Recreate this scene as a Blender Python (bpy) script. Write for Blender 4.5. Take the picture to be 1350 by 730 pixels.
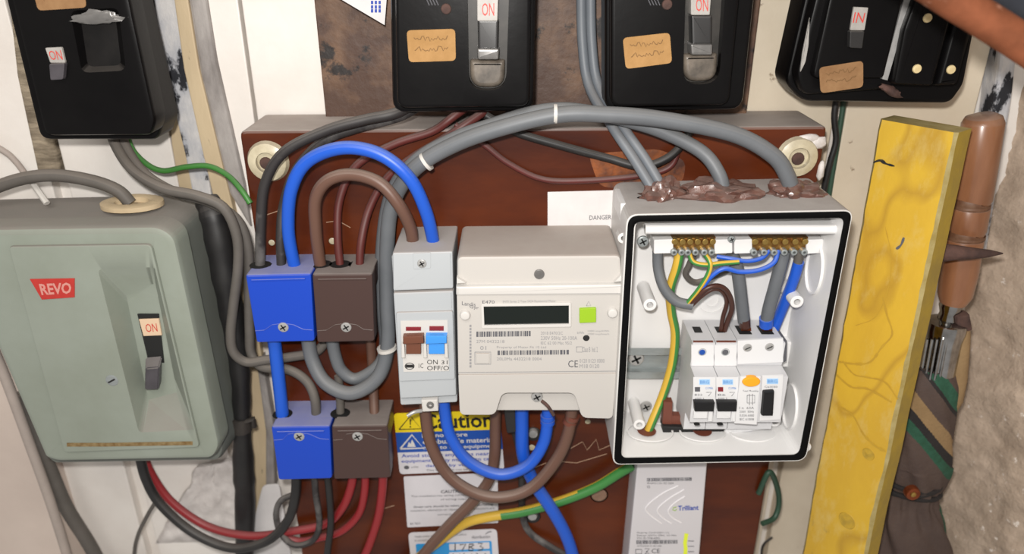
import bpy, bmesh, math, random
from mathutils import Vector, noise as mnoise

for o in list(bpy.data.objects):
    bpy.data.objects.remove(o)
SC = bpy.context.scene
COL = SC.collection
random.seed(7)

# ---------------------------------------------------------------- camera, world, light
PITCH = math.radians(24.0)
CAM = Vector((0.0, -0.68, 1.5))
cd = bpy.data.cameras.new('camera')
cam = bpy.data.objects.new('camera', cd)
COL.objects.link(cam)
cam.location = CAM
cam.rotation_euler = (math.pi / 2 - PITCH, 0, 0)
cd.sensor_width = 36.0
cd.lens = 36.0 * 1000.0 / 1350.0
cd.clip_start = 0.01
cd.dof.use_dof = True
cd.dof.focus_distance = 0.60
cd.dof.aperture_fstop = 4.5
SC.camera = cam

w = bpy.data.worlds.new('world')
SC.world = w
w.use_nodes = True
w.node_tree.nodes['Background'].inputs[0].default_value = (1.0, 0.95, 0.9, 1)
w.node_tree.nodes['Background'].inputs[1].default_value = 0.34

ld = bpy.data.lights.new('phone_flash', 'POINT')
ld.energy = 14
ld.color = (1.0, 0.97, 0.93)
ld.shadow_soft_size = 0.012
flash = bpy.data.objects.new('phone_flash', ld)
COL.objects.link(flash)
flash.location = CAM + Vector((-0.02, 0.0, 0.045))
ad = bpy.data.lights.new('fill_light', 'AREA')  # soft fill added from above to lift the top faces; no such lamp seen
ad.energy = 5.0
ad.size = 0.5
ad.color = (1.0, 0.95, 0.88)
fill = bpy.data.objects.new('fill_light', ad)
COL.objects.link(fill)
fill.location = (-0.25, -1.1, 2.3)
fill.rotation_euler = (math.radians(48), 0, math.radians(-12))

SC.view_settings.view_transform = 'Standard'
SC.view_settings.look = 'None'
SC.view_settings.gamma = 1.0
SC.view_settings.use_curve_mapping = False
SC.view_settings.exposure = 0.4

# ---------------------------------------------------------------- geometry helpers
SN, CS = math.sin(PITCH), math.cos(PITCH)


def P(px, py, Y):
    """point of the vertical plane y = Y seen at photograph pixel px, py"""
    u, v = (px - 675.0) / 1000.0, (py - 365.0) / 1000.0
    d = Vector((u, CS - SN * v, -SN - CS * v))
    return CAM + d * ((Y - CAM.y) / d.y)


def pxm(px, py, Y):
    """metres per pixel across, at that place"""
    return (P(px + 1, py, Y) - P(px, py, Y)).length


def zf(px, py, Y):
    return P(px, py, Y).z


VPY = 365.0 + 1000.0 / math.tan(PITCH)


def vx(x, y, y2):
    """pixel column at row y2 of the vertical line through x, y"""
    return 675 + (x - 675) * (VPY - y2) / (VPY - y)


WL = {}


def lin(h):
    h = h.lstrip('#')
    r = []
    for i in (0, 2, 4):
        c = int(h[i:i + 2], 16) / 255.0
        r.append(c / 12.92 if c <= 0.04045 else ((c + 0.055) / 1.055) ** 2.4)
    return (r[0], r[1], r[2], 1.0)


def thing(name, label, cat, loc, group=None):
    o = bpy.data.objects.new(name, None)
    o.empty_display_size = 0.02
    COL.objects.link(o)
    o.location = loc
    WL[o] = Vector(loc)
    o['label'] = label
    o['category'] = cat
    if group:
        o['group'] = group
    return o


def tag(o, label, cat, group=None):
    o['label'] = label
    o['category'] = cat
    if group:
        o['group'] = group
    return o


def obj(name, bm, m, parent=None, smooth=None, label=None, kind=None):
    if len(bm.verts) == 0:
        bm.free()
        return None
    lo = Vector((min(v.co.x for v in bm.verts), min(v.co.y for v in bm.verts), min(v.co.z for v in bm.verts)))
    hi = Vector((max(v.co.x for v in bm.verts), max(v.co.y for v in bm.verts), max(v.co.z for v in bm.verts)))
    c = (lo + hi) / 2
    for v in bm.verts:
        v.co -= c
    me = bpy.data.meshes.new(name)
    bm.to_mesh(me)
    bm.free()
    for mm in (m if isinstance(m, (list, tuple)) else [m]):
        me.materials.append(mm)
    if smooth:
        for p in me.polygons:
            p.use_smooth = True
        me.set_sharp_from_angle(angle=math.radians(smooth))
    o = bpy.data.objects.new(name, me)
    COL.objects.link(o)
    if smooth == 40:
        wn = o.modifiers.new('weighted_normal', 'WEIGHTED_NORMAL')
        wn.keep_sharp = True
    WL[o] = c
    if parent is not None:
        o.parent = parent
        o.location = c - WL[parent]
    else:
        o.location = c
    if label:
        o['label'] = label
    if kind:
        o['kind'] = kind
    return o


def rp(pts, r, n=4):
    """polygon with rounded corners, r one number or one per corner"""
    out = []
    k = len(pts)
    for i in range(k):
        p = Vector(pts[i][:2])
        a = Vector(pts[i - 1][:2])
        b = Vector(pts[(i + 1) % k][:2])
        rr = r[i] if isinstance(r, (list, tuple)) else r
        if rr <= 0:
            out.append((p.x, p.y))
            continue
        da, db = (a - p), (b - p)
        t = min(rr, da.length * .49, db.length * .49)
        s, e = p + da.normalized() * t, p + db.normalized() * t
        for j in range(n + 1):
            q = j / n
            c = s * (1 - q) ** 2 + p * 2 * q * (1 - q) + e * q * q
            out.append((c.x, c.y))
    return out


def ell(cx, cy, rx, ry=None, n=24):
    ry = rx if ry is None else ry
    return [(cx + rx * math.cos(2 * math.pi * i / n), cy + ry * math.sin(2 * math.pi * i / n)) for i in range(n)]


def fixn(bm):
    bmesh.ops.recalc_face_normals(bm, faces=bm.faces[:])


def loft(bm, loops, cap0=True, cap1=True, mi=0):
    """join equal loops of points by quads"""
    L = [[bm.verts.new(p) for p in lp] for lp in loops]
    n = len(L[0])
    for a, b in zip(L, L[1:]):
        for i in range(n):
            f = bm.faces.new((a[i], a[(i + 1) % n], b[(i + 1) % n], b[i]))
            f.material_index = mi
    if cap0:
        bm.faces.new(L[0]).material_index = mi
    if cap1:
        bm.faces.new(L[-1]).material_index = mi
    return L


def shrink(pts, d):
    """move a world-space loop lying in a y plane inward by d"""
    n = len(pts)
    area = sum(pts[i].x * pts[(i + 1) % n].z - pts[(i + 1) % n].x * pts[i].z for i in range(n))
    s = 1 if area > 0 else -1
    out = []
    for i in range(n):
        a, p, b = pts[i - 1], pts[i], pts[(i + 1) % n]
        e1, e2 = (p - a), (b - p)
        n1 = Vector((-e1.z, 0, e1.x))
        n2 = Vector((-e2.z, 0, e2.x))
        if n1.length < 1e-9:
            n1 = n2.copy()
        if n2.length < 1e-9:
            n2 = n1.copy()
        n1.normalize()
        n2.normalize()
        m = n1 + n2
        if m.length < 1e-6:
            m = n1.copy()
        m.normalize()
        k = max(.45, m.dot(n1))
        out.append(p + m * (s * d / k))
    for rep in range(4):                                     # no crossed edges in tight corners
        for i in range(n):
            j = (i + 1) % n
            if (out[j] - out[i]).dot(pts[j] - pts[i]) < 0:
                out[i] = out[j] = (out[i] + out[j]) / 2
    return out


def prism(pts, Yf, Yb, bev=0.0, grow=0.0, bm=None, mi=0, seg=2):
    """solid whose front outline is the pixel polygon on the plane y=Yf, going straight back to y=Yb;
    bev rounds the front edge, grow widens the back"""
    bm = bm or bmesh.new()
    F = [P(x, y, Yf) for x, y in pts]
    loops = []
    B = [Vector((p.x, Yb, p.z)) for p in F]
    if grow:
        B = shrink(B, -grow)
    loops.append(B)
    if bev > 0:
        for j in range(seg + 1):
            a = math.pi / 2 * j / seg
            q = shrink(F, bev * (1 - math.cos(a)))
            loops.append([Vector((p.x, Yf + bev * (1 - math.sin(a)), p.z)) for p in q])
    else:
        loops.append(F)
    loft(bm, loops, True, True, mi)
    fixn(bm)
    return bm


def raycast(poly, c, a):
    d = (math.cos(a), math.sin(a))
    best = None
    n = len(poly)
    for i in range(n):
        x1, y1 = poly[i][0] - c[0], poly[i][1] - c[1]
        x2, y2 = poly[(i + 1) % n][0] - c[0], poly[(i + 1) % n][1] - c[1]
        ex, ey = x2 - x1, y2 - y1
        den = d[0] * ey - d[1] * ex
        if abs(den) < 1e-9:
            continue
        t = (x1 * ey - y1 * ex) / den
        s = (x1 * d[1] - y1 * d[0]) / den
        if t > 0 and -1e-6 <= s <= 1 + 1e-6:
            best = t if best is None else max(best, t)
    best = best or 1.0
    return (c[0] + d[0] * best, c[1] + d[1] * best)


def dish(outer, inner, Yf, Yb, Yi, inner2=None, floor_mi=0, wall_mi=0, bev=0.0, grow=0.0):
    """solid with a recess: outer outline, mouth of the recess and (on y=Yi) its floor, all pixel polygons"""
    cx = sum(p[0] for p in inner) / len(inner)
    cy = sum(p[1] for p in inner) / len(inner)
    c = (cx, cy)
    A = set()
    for p in list(inner) + list(outer):
        A.add(round(math.atan2(p[1] - cy, p[0] - cx), 4))
    A = sorted(A)
    o2 = [raycast(outer, c, a) for a in A]
    i2 = [raycast(inner, c, a) for a in A]
    O = [P(x, y, Yf) for x, y in o2]
    I = [P(x, y, Yf) for x, y in i2]
    if inner2:
        c3 = (sum(p[0] for p in inner2) / len(inner2), sum(p[1] for p in inner2) / len(inner2))
        fl = [P(*raycast(inner2, c3, a), Yi) for a in A]
    else:
        fl = [Vector((p.x, Yi, p.z)) for p in I]
    bm = bmesh.new()
    B = [Vector((p.x, Yb, p.z)) for p in O]
    if grow:
        B = shrink(B, -grow)
    loops = [B]
    if bev:
        loops += [[Vector((p.x, Yf + bev, p.z)) for p in O], [Vector((p.x, Yf + bev * .3, p.z)) for p in shrink(O, bev * .3)], shrink(O, bev)]
    else:
        loops.append(O)
    L = loft(bm, loops, True, False, 0)
    top = L[-1]
    iv = [bm.verts.new(p) for p in I]
    fv = [bm.verts.new(p) for p in fl]
    n = len(A)
    for i in range(n):
        j = (i + 1) % n
        bm.faces.new((top[i], top[j], iv[j], iv[i]))
        f = bm.faces.new((iv[i], iv[j], fv[j], fv[i]))
        f.material_index = wall_mi
    f = bm.faces.new(fv)
    f.material_index = floor_mi
    fixn(bm)
    return bm


def boxw(a, b, bm=None, mi=0):
    """world box between two corners"""
    bm = bm or bmesh.new()
    x0, x1 = sorted((a[0], b[0]))
    y0, y1 = sorted((a[1], b[1]))
    z0, z1 = sorted((a[2], b[2]))
    lo = [Vector((x, y, z0)) for x, y in ((x0, y0), (x1, y0), (x1, y1), (x0, y1))]
    hi = [Vector((p.x, p.y, z1)) for p in lo]
    loft(bm, [lo, hi], True, True, mi)
    fixn(bm)
    return bm


def profile(x0, x1, yz, bm=None, mi=0):
    """side profile (y, z points) swept from x0 to x1"""
    bm = bm or bmesh.new()
    loft(bm, [[Vector((x0, y, z)) for y, z in yz], [Vector((x1, y, z)) for y, z in yz]], True, True, mi)
    fixn(bm)
    return bm


def ycyl(px, py, Yf, Yb, rpx, n=20, bev=0.0, bm=None, mi=0, hole=0.0, ry=1.0):
    """round pin along y whose front disc shows at px, py"""
    bm = bm or bmesh.new()
    c = P(px, py, Yf)
    r = rpx * pxm(px, py, Yf)

    def ring(rr, y):
        return [Vector((c.x + rr * math.cos(2 * math.pi * i / n), y, c.z + ry * rr * math.sin(2 * math.pi * i / n))) for i in range(n)]
    lp = [ring(r, Yb)]
    if bev:
        b = bev * r
        lp += [ring(r, Yf + b), ring(r - b * .3, Yf + b * .3), ring(r - b, Yf)]
    else:
        lp.append(ring(r, Yf))
    if hole:
        lp += [ring(r * hole, Yf), ring(r * hole, Yf + min(abs(Yb - Yf) * .8, r * 1.5))]
    loft(bm, lp, True, True, mi)
    fixn(bm)
    return bm


def spline(pts, k=8):
    pts = [Vector(p) for p in pts]
    Q = [pts[0] * 2 - pts[1]] + pts + [pts[-1] * 2 - pts[-2]]
    out = []
    for i in range(1, len(Q) - 2):
        p0, p1, p2, p3 = Q[i - 1:i + 3]
        for j in range(k):
            t = j / k
            out.append(0.5 * ((2 * p1) + (p2 - p0) * t + (2 * p0 - 5 * p1 + 4 * p2 - p3) * t * t + (3 * p1 - p0 - 3 * p2 + p3) * t ** 3))
    out.append(pts[-1])
    return out


def tube(pts, rad, n=12, bm=None, mi=0, stripe=None, flat=1.0):
    """round tube along world points; rad a number or a list; stripe(i, j) gives the material index"""
    bm = bm or bmesh.new()
    m = len(pts)
    R = rad if isinstance(rad, (list, tuple)) else [rad] * m
    T = []
    for i in range(m):
        t = pts[min(i + 1, m - 1)] - pts[max(i - 1, 0)]
        T.append(t.normalized() if t.length > 1e-9 else Vector((0, 0, 1)))
    ref = Vector((0, -1, 0))
    if abs(T[0].dot(ref)) > .9:
        ref = Vector((1, 0, 0))
    u = (ref - T[0] * ref.dot(T[0])).normalized()
    rows = []
    for i in range(m):
        u = (u - T[i] * u.dot(T[i]))
        u.normalize()
        v = T[i].cross(u)
        rows.append([bm.verts.new(pts[i] + (u * math.cos(2 * math.pi * j / n) + v * (flat * math.sin(2 * math.pi * j / n))) * R[i]) for j in range(n)])
    for i in range(m - 1):
        for j in range(n):
            f = bm.faces.new((rows[i][j], rows[i][(j + 1) % n], rows[i + 1][(j + 1) % n], rows[i + 1][j]))
            f.material_index = stripe(i, j) if stripe else mi
    bm.faces.new(rows[0]).material_index = mi
    bm.faces.new(rows[-1]).material_index = mi
    fixn(bm)
    return bm


def cpath(pts, k=8):
    return spline([P(*p) for p in pts], k)


def cable(name, label, pts, wpx, m, parent=None, cat='cable', group=None, stripe=None, n=12, flat=1.0, part_label=None):
    W = cpath(pts)
    mid = pts[len(pts) // 2]
    r = wpx / 2 * pxm(*mid)
    o = obj(name, tube(W, r, n, None, 0, stripe, flat), m, parent, 60)
    if parent is None:
        tag(o, label, cat, group)
    return o


def quadmap(q, a, b):
    """bilinear pixel position inside pixel quad q (top-left, top-right, bottom-right, bottom-left)"""
    x = (q[0][0] * (1 - a) + q[1][0] * a) * (1 - b) + (q[3][0] * (1 - a) + q[2][0] * a) * b
    y = (q[0][1] * (1 - a) + q[1][1] * a) * (1 - b) + (q[3][1] * (1 - a) + q[2][1] * a) * b
    return x, y


def bq(x0, y0, x1, y1, sk=0.0):
    return [(x0, y0), (x1, y0 + sk), (x1, y1 + sk), (x0, y1)]


def flat(pts, Y, bm=None, mi=0):
    bm = bm or bmesh.new()
    f = bm.faces.new([bm.verts.new(P(x, y, Y)) for x, y in pts])
    f.material_index = mi
    if f.normal.y > 0 or True:
        f.normal_update()
        if f.normal.y > 0:
            f.normal_flip()
    return bm


def text(s, q, Y, bm=None, mi=0, bold=0.0):
    """lettering filling the pixel quad q on the plane y=Y"""
    bm = bm or bmesh.new()
    cu = bpy.data.curves.new('lettering', 'FONT')
    cu.body = s
    cu.resolution_u = 2
    cu.offset = bold
    to = bpy.data.objects.new('lettering', cu)
    COL.objects.link(to)
    bpy.context.view_layer.update()
    me = bpy.data.meshes.new_from_object(to.evaluated_get(bpy.context.evaluated_depsgraph_get()))
    bpy.data.objects.remove(to)
    bpy.data.curves.remove(cu)
    if len(me.vertices):
        xs = [v.co.x for v in me.vertices]
        ys = [v.co.y for v in me.vertices]
        x0, x1, y0, y1 = min(xs), max(xs), min(ys), max(ys)
        vs = []
        for v in me.vertices:
            a = (v.co.x - x0) / max(1e-6, x1 - x0)
            b = (y1 - v.co.y) / max(1e-6, y1 - y0)
            vs.append(bm.verts.new(P(*quadmap(q, a, b), Y)))
        for p in me.polygons:
            try:
                f = bm.faces.new([vs[i] for i in p.vertices])
                f.material_index = mi
                f.normal_update()
                if f.normal.y > 0:
                    f.normal_flip()
            except ValueError:
                pass
    bpy.data.meshes.remove(me)
    return bm


def barcode(q, Y, bm, mi=0, n=28, seed=1):
    rnd = random.Random(seed)
    a = 0.0
    while a < .97:
        wd = rnd.choice((.4, .6, 1.0, 1.3)) / n
        pp = [quadmap(q, a, 0), quadmap(q, min(1, a + wd), 0), quadmap(q, min(1, a + wd), 1), quadmap(q, a, 1)]
        flat(pp, Y, bm, mi)
        a += wd + rnd.choice((.35, .5, .7)) / n
    return bm


def stroke(pts, Y, wpx, bm=None, mi=0):
    """flat drawn line of pixel points"""
    bm = bm or bmesh.new()
    L, R = [], []
    for i in range(len(pts)):
        a = Vector(pts[max(0, i - 1)])
        b = Vector(pts[min(len(pts) - 1, i + 1)])
        t = (b - a).normalized()
        nn = Vector((-t.y, t.x)) * wpx / 2
        p = Vector(pts[i])
        L.append(bm.verts.new(P(*(p + nn), Y)))
        R.append(bm.verts.new(P(*(p - nn), Y)))
    for i in range(len(pts) - 1):
        f = bm.faces.new((L[i], L[i + 1], R[i + 1], R[i]))
        f.material_index = mi
        f.normal_update()
        if f.normal.y > 0:
            f.normal_flip()
    return bm


# ---------------------------------------------------------------- materials
def mat(name, col, rough=.5, metal=0.0, spec=.5, col2=None, nscale=20.0, namt=.5, bump=0.0, bscale=80.0, dust=0.0,
        dustcol='#8d8680', nlo=.35, nhi=.65, stretch=(1, 1, 1), coat=0.0, spots=None, spotscale=60.0, spotlo=.62, contour=None, trans=0.0):
    m = bpy.data.materials.new(name)
    m.use_nodes = True
    nt = m.node_tree
    bs = nt.nodes['Principled BSDF']
    N, Lk = nt.nodes.new, nt.links.new
    bs.inputs['Roughness'].default_value = rough
    bs.inputs['Metallic'].default_value = metal
    bs.inputs['Specular IOR Level'].default_value = spec
    bs.inputs['Coat Weight'].default_value = coat
    bs.inputs['Coat Roughness'].default_value = .15
    bs.inputs['Transmission Weight'].default_value = trans
    tc = N('ShaderNodeTexCoord')
    mp = N('ShaderNodeMapping')
    mp.inputs['Scale'].default_value = stretch
    Lk(tc.outputs['Object'], mp.inputs['Vector'])

    def nz(scale, detail=6, rg=.6):
        t = N('ShaderNodeTexNoise')
        t.inputs['Scale'].default_value = scale
        t.inputs['Detail'].default_value = detail
        t.inputs['Roughness'].default_value = rg
        Lk(mp.outputs['Vector'], t.inputs['Vector'])
        return t

    def mr(src, lo, hi, a, b):
        r = N('ShaderNodeMapRange')
        r.inputs['From Min'].default_value = lo
        r.inputs['From Max'].default_value = hi
        r.inputs['To Min'].default_value = a
        r.inputs['To Max'].default_value = b
        Lk(src, r.inputs['Value'])
        return r.outputs['Result']

    def mix(fac, a, b):
        x = N('ShaderNodeMix')
        x.data_type = 'RGBA'
        Lk(fac, x.inputs['Factor'])
        if isinstance(a, tuple):
            x.inputs['A'].default_value = a
        else:
            Lk(a, x.inputs['A'])
        if isinstance(b, tuple):
            x.inputs['B'].default_value = b
        else:
            Lk(b, x.inputs['B'])
        return x.outputs['Result']
    cur = lin(col)
    if col2:
        cur = mix(mr(nz(nscale).outputs['Fac'], nlo, nhi, 0, namt), cur, lin(col2))
    if spots:
        cur = mix(mr(nz(spotscale, 8, .65).outputs['Fac'], spotlo, spotlo + .05, 0, 1), cur, lin(spots))
    if contour:
        t = nz(9, 3, .5)
        a = N('ShaderNodeMath')
        a.operation = 'SUBTRACT'
        a.inputs[1].default_value = .5
        Lk(t.outputs['Fac'], a.inputs[0])
        b_ = N('ShaderNodeMath')
        b_.operation = 'ABSOLUTE'
        Lk(a.outputs[0], b_.inputs[0])
        cur = mix(mr(b_.outputs[0], .0, .022, .75, 0), cur, lin(contour))
        cur = mix(mr(nz(32, 8, .7).outputs['Fac'], .52, .72, 0, .55), cur, lin('#c9b67a'))
    if dust:
        g = N('ShaderNodeNewGeometry')
        s = N('ShaderNodeSeparateXYZ')
        Lk(g.outputs['True Normal'], s.inputs['Vector'])
        up = mr(s.outputs['Z'], .25, .85, 0, 1)
        nn = mr(nz(45).outputs['Fac'], .25, .7, .75, 1.0)
        k = N('ShaderNodeMath')
        k.operation = 'MULTIPLY'
        Lk(up, k.inputs[0])
        Lk(nn, k.inputs[1])
        k2 = N('ShaderNodeMath')
        k2.operation = 'MULTIPLY'
        k2.inputs[1].default_value = dust
        Lk(k.outputs[0], k2.inputs[0])
        cur = mix(k2.outputs[0], cur, lin(dustcol))
        Lk(mr(k2.outputs[0], 0, 1, rough, .95), bs.inputs['Roughness'])
    if isinstance(cur, tuple):
        bs.inputs['Base Color'].default_value = cur
    else:
        Lk(cur, bs.inputs['Base Color'])
    if bump:
        b = N('ShaderNodeBump')
        b.inputs['Strength'].default_value = bump
        b.inputs['Distance'].default_value = .002
        Lk(nz(bscale, 8).outputs['Fac'], b.inputs['Height'])
        Lk(b.outputs['Normal'], bs.inputs['Normal'])
    return m


M = {}
M['white_paint'] = mat('white_paint', '#e9e4de', .38, col2='#d3cac2', nscale=9, namt=.6, bump=.25, bscale=40, spots='#a89a8c', spotscale=35, spotlo=.70)
M['cream_paint'] = mat('cream_paint', '#d8ccb8', .5, col2='#c7b9a3', nscale=12, namt=.7, bump=.25, bscale=50, spots='#8a7560', spotscale=60, spotlo=.665)
M['pink_plaster'] = mat('pink_plaster', '#cfc0b5', .7, col2='#bfb0a6', nscale=8, namt=.7, bump=.15, bscale=60)
M['beige_trim'] = mat('beige_trim', '#c9b594', .65, col2='#b39f80', nscale=25, namt=.7, bump=.3, spots='#6d6152', spotscale=70, spotlo=.66, stretch=(1, 1, .3))
M['grey_trim'] = mat('grey_trim', '#a8a29e', .8, col2='#77716e', nscale=40, namt=.9, bump=.8, bscale=90, stretch=(1, 1, .4))
M['torn_trim'] = mat('torn_trim', '#cfccca', .8, col2='#8f95a2', nscale=40, namt=.9, bump=.6, spots='#1f2026', spotscale=38, spotlo=.515, stretch=(1, 1, .6))
M['fibre'] = mat('fibre', '#a39580', .95, col2='#6a5f50', nscale=60, namt=1, bump=1, bscale=140, stretch=(.6, 1, 2.5))
M['rough_plaster'] = mat('rough_plaster', '#c4b09d', .9, col2='#9a8877', nscale=30, namt=.8, bump=1.0, bscale=170, spots='#ddd2c8', spotscale=80, spotlo=.62)
M['dark_wood'] = mat('dark_wood', '#4a3327', .55, col2='#8a6a50', nscale=22, namt=.9, bump=.5, bscale=60, spots='#1d1512', spotscale=26, spotlo=.57, nlo=.45, nhi=.8)
M['mahogany'] = mat('mahogany', '#602a0e', .3, spec=.35, col2='#35120a', nscale=7, namt=.9, bump=.08, bscale=60, dust=.97, dustcol='#b3aaa3', stretch=(.6, 1, 1.6), spots='#7d4a28', spotscale=95, spotlo=.74)
M['scratch'] = mat('scratch', '#a98a72', .7)
M['plug'] = mat('plug', '#8b6f5c', .7, col2='#6b4a38', nscale=120)
M['bare_wood'] = mat('bare_wood', '#96501c', .5, col2='#3d211a', nscale=45, namt=.95, bump=.3, bscale=90)
M['black_bakelite'] = mat('black_bakelite', '#0b0a0b', .32, spec=.12, col2='#121111', nscale=14, namt=.7, dust=.2, bump=.05)
M['dark_recess'] = mat('dark_recess', '#131212', .5, spec=.2, col2='#211f1e', nscale=30, namt=.8)
M['dusty_dish'] = mat('dusty_dish', '#24221f', .45, col2='#3b3733', nscale=50, namt=.9, spec=.4)
M['dusty_guard'] = mat('dusty_guard', '#756b60', .4, col2='#3d3833', nscale=55, namt=.9, spec=.5)
M['dark_lever'] = mat('dark_lever', '#2a2929', .35, dust=.3)
M['worn_lever'] = mat('worn_lever', '#3d3a3e', .4, col2='#59555a', nscale=60, dust=.5)
M['lever_grip'] = mat('lever_grip', '#7f7d7b', .3, metal=.4, col2='#555352', nscale=80)
M['tab_white'] = mat('tab_white', '#a9a5a0', .45, col2='#8f8b86', nscale=90, namt=.7)
M['tab_peach'] = mat('tab_peach', '#d8bb9e', .5)
M['red_ink'] = mat('red_ink', '#c23a30', .6)
M['tan_paper'] = mat('tan_paper', '#96703f', .8, col2='#a98150', nscale=60, namt=.8, bump=.2)
M['brown_paper'] = mat('brown_paper', '#7d5a38', .8, col2='#94714c', nscale=60, namt=.8, bump=.2)
M['pencil'] = mat('pencil', '#6d5030', .9)
M['brass'] = mat('brass', '#c9a860', .3, metal=.9, col2='#8d6f38', nscale=150)
M['brass_old'] = mat('brass_old', '#a48343', .35, metal=.85, col2='#7a4a2a', nscale=120, namt=1)
M['ivory_screw'] = mat('ivory_screw', '#d8c598', .4, col2='#b39c6a', nscale=200)
M['steel'] = mat('steel', '#b9b8b6', .3, metal=.4, col2='#8b8a88', nscale=90)
M['zinc'] = mat('zinc', '#a3a9a9', .35, metal=.45, col2='#7d8282', nscale=40, stretch=(1, 1, 4))
M['chrome'] = mat('chrome', '#b8b8b8', .14, metal=1.0, col2='#6b6965', nscale=60, namt=.6)
M['rust'] = mat('rust', '#5a4038', .85, col2='#3b2a26', nscale=60, namt=1, bump=.8)
M['rust_stain'] = mat('rust_stain', '#8d7a55', .8, col2='#6b5028', nscale=170, namt=1)
M['slot'] = mat('slot', '#151515', .7)
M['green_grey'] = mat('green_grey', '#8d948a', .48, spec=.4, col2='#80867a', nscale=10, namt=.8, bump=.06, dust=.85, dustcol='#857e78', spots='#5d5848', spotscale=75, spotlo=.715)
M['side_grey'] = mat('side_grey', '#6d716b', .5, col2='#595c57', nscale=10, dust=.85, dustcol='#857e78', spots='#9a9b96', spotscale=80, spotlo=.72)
M['red_badge'] = mat('red_badge', '#b8322a', .5, col2='#a02a25', nscale=80)
M['badge_letter'] = mat('badge_letter', '#c98a80', .5)
M['blue_plastic'] = mat('blue_plastic', '#0f40b4', .38, dust=.88, dustcol='#8e8ea6', bump=.04)
M['brown_plastic'] = mat('brown_plastic', '#43302c', .42, dust=.88, dustcol='#857d78', bump=.04)
M['blue_cable'] = mat('blue_cable', '#1a54c0', .38, dust=.3, dustcol='#98a0b0')
M['brown_cable'] = mat('brown_cable', '#62463a', .42, dust=.45, dustcol='#9b8c80')
M['dark_brown_cable'] = mat('dark_brown_cable', '#43241a', .4)
M['grey_cable'] = mat('grey_cable', '#64676b', .5, col2='#54585c', nscale=30, dust=.4, dustcol='#8b8884')
M['grey_flat_cable'] = mat('grey_flat_cable', '#6d7278', .5, col2='#5a5f66', nscale=20, dust=.4)
M['old_grey_cable'] = mat('old_grey_cable', '#5f5a55', .65, col2='#4b4742', nscale=40, dust=.6, dustcol='#847b72')
M['pale_conduit'] = mat('pale_conduit', '#a89c94', .7, col2='#8f857e', nscale=40)
M['black_cable'] = mat('black_cable', '#1b1a1b', .5, col2='#2b2a29', nscale=40, dust=.3)
M['painted_black'] = mat('painted_black', '#2d2a2a', .55, col2='#6b6866', nscale=25, namt=.8, dust=.4, nlo=.5)
M['maroon_cable'] = mat('maroon_cable', '#5a2420', .5, col2='#472320', nscale=40, dust=.35)
M['red_cable'] = mat('red_cable', '#8e2328', .42, dust=.3, dustcol='#9b7a78')
M['green_cable'] = mat('green_cable', '#3c7a34', .45, dust=.15)
M['dark_green'] = mat('dark_green', '#2e4a3a', .5)
M['earth_green'] = mat('earth_green', '#3b7d3c', .42)
M['earth_yellow'] = mat('earth_yellow', '#c9a43a', .42)
M['copper'] = mat('copper', '#8f4b2c', .35, metal=.7, col2='#5a2a1a', nscale=200)
M['white_plastic'] = mat('white_plastic', '#dad8d4', .4, spec=.45, dust=.9, dustcol='#a59c95', bump=.03)
M['grey_white'] = mat('grey_white', '#adb1b4', .4, spec=.4, dust=.9, dustcol='#a59d98', bump=.03)
M['meter_white'] = mat('meter_white', '#bab6b1', .42, spec=.4, dust=.95, dustcol='#a39890', bump=.03)
M['plate_white'] = mat('plate_white', '#c8c5c1', .35)
M['shell_white'] = mat('shell_white', '#dedddc', .36, spec=.45, bump=.03)
M['shell_grey'] = mat('shell_grey', '#cfcdca', .45, dust=.9, dustcol='#98918d')
M['gasket'] = mat('gasket', '#070708', .6, spec=.1)
M['lcd'] = mat('lcd', '#0d1512', .2, spec=.5)
M['lime'] = mat('lime', '#8fb51e', .45)
M['highlighter'] = mat('highlighter', '#dcea3c', .6)
M['ink'] = mat('ink', '#55555a', .7)
M['ink_soft'] = mat('ink_soft', '#8b8a8c', .7)
M['ink_black'] = mat('ink_black', '#161616', .7)
M['ink_blue'] = mat('ink_blue', '#2443a0', .7)
M['window_red'] = mat('window_red', '#7c2129', .35)
M['toggle_brown'] = mat('toggle_brown', '#6a402f', .35)
M['toggle_blue'] = mat('toggle_blue', '#3f8fe0', .35)
M['module_grey'] = mat('module_grey', '#c6c6c8', .42, bump=.02)
M['module_white'] = mat('module_white', '#d9d9da', .4)
M['black_toggle'] = mat('black_toggle', '#121214', .3)
M['logo_blue'] = mat('logo_blue', '#9fc6ea', .5)
M['logo_text'] = mat('logo_text', '#4a80c0', .5)
M['amber'] = mat('amber', '#eda320', .35)
M['terracotta'] = mat('terracotta', '#6b3a2c', .5)
M['mastic'] = mat('mastic', '#6d4a40', .28, col2='#4d332c', nscale=70, namt=.9, bump=.6, bscale=90, coat=.6, dust=.25)
M['sticker_yellow'] = mat('sticker_yellow', '#ddc317', .45)
M['sticker_blue'] = mat('sticker_blue', '#14489c', .45)
M['sticker_cyan'] = mat('sticker_cyan', '#2a8fd0', .45)
M['sticker_white'] = mat('sticker_white', '#cfccd0', .5, col2='#c0bdc2', nscale=30)
M['paper'] = mat('paper', '#d6d3d2', .7, col2='#c4c0c0', nscale=30, namt=.6)
M['porcelain'] = mat('porcelain', '#c9bfa4', .35, col2='#a2967c', nscale=70, namt=.8, coat=.3, dust=.3)
M['hub_white'] = mat('hub_white', '#c9c6c9', .45)
M['hub_side'] = mat('hub_side', '#8b868c', .5)
M['hub_line'] = mat('hub_line', '#e3e1e3', .35)
M['nylon'] = mat('nylon', '#c9c5bf', .4)
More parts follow.
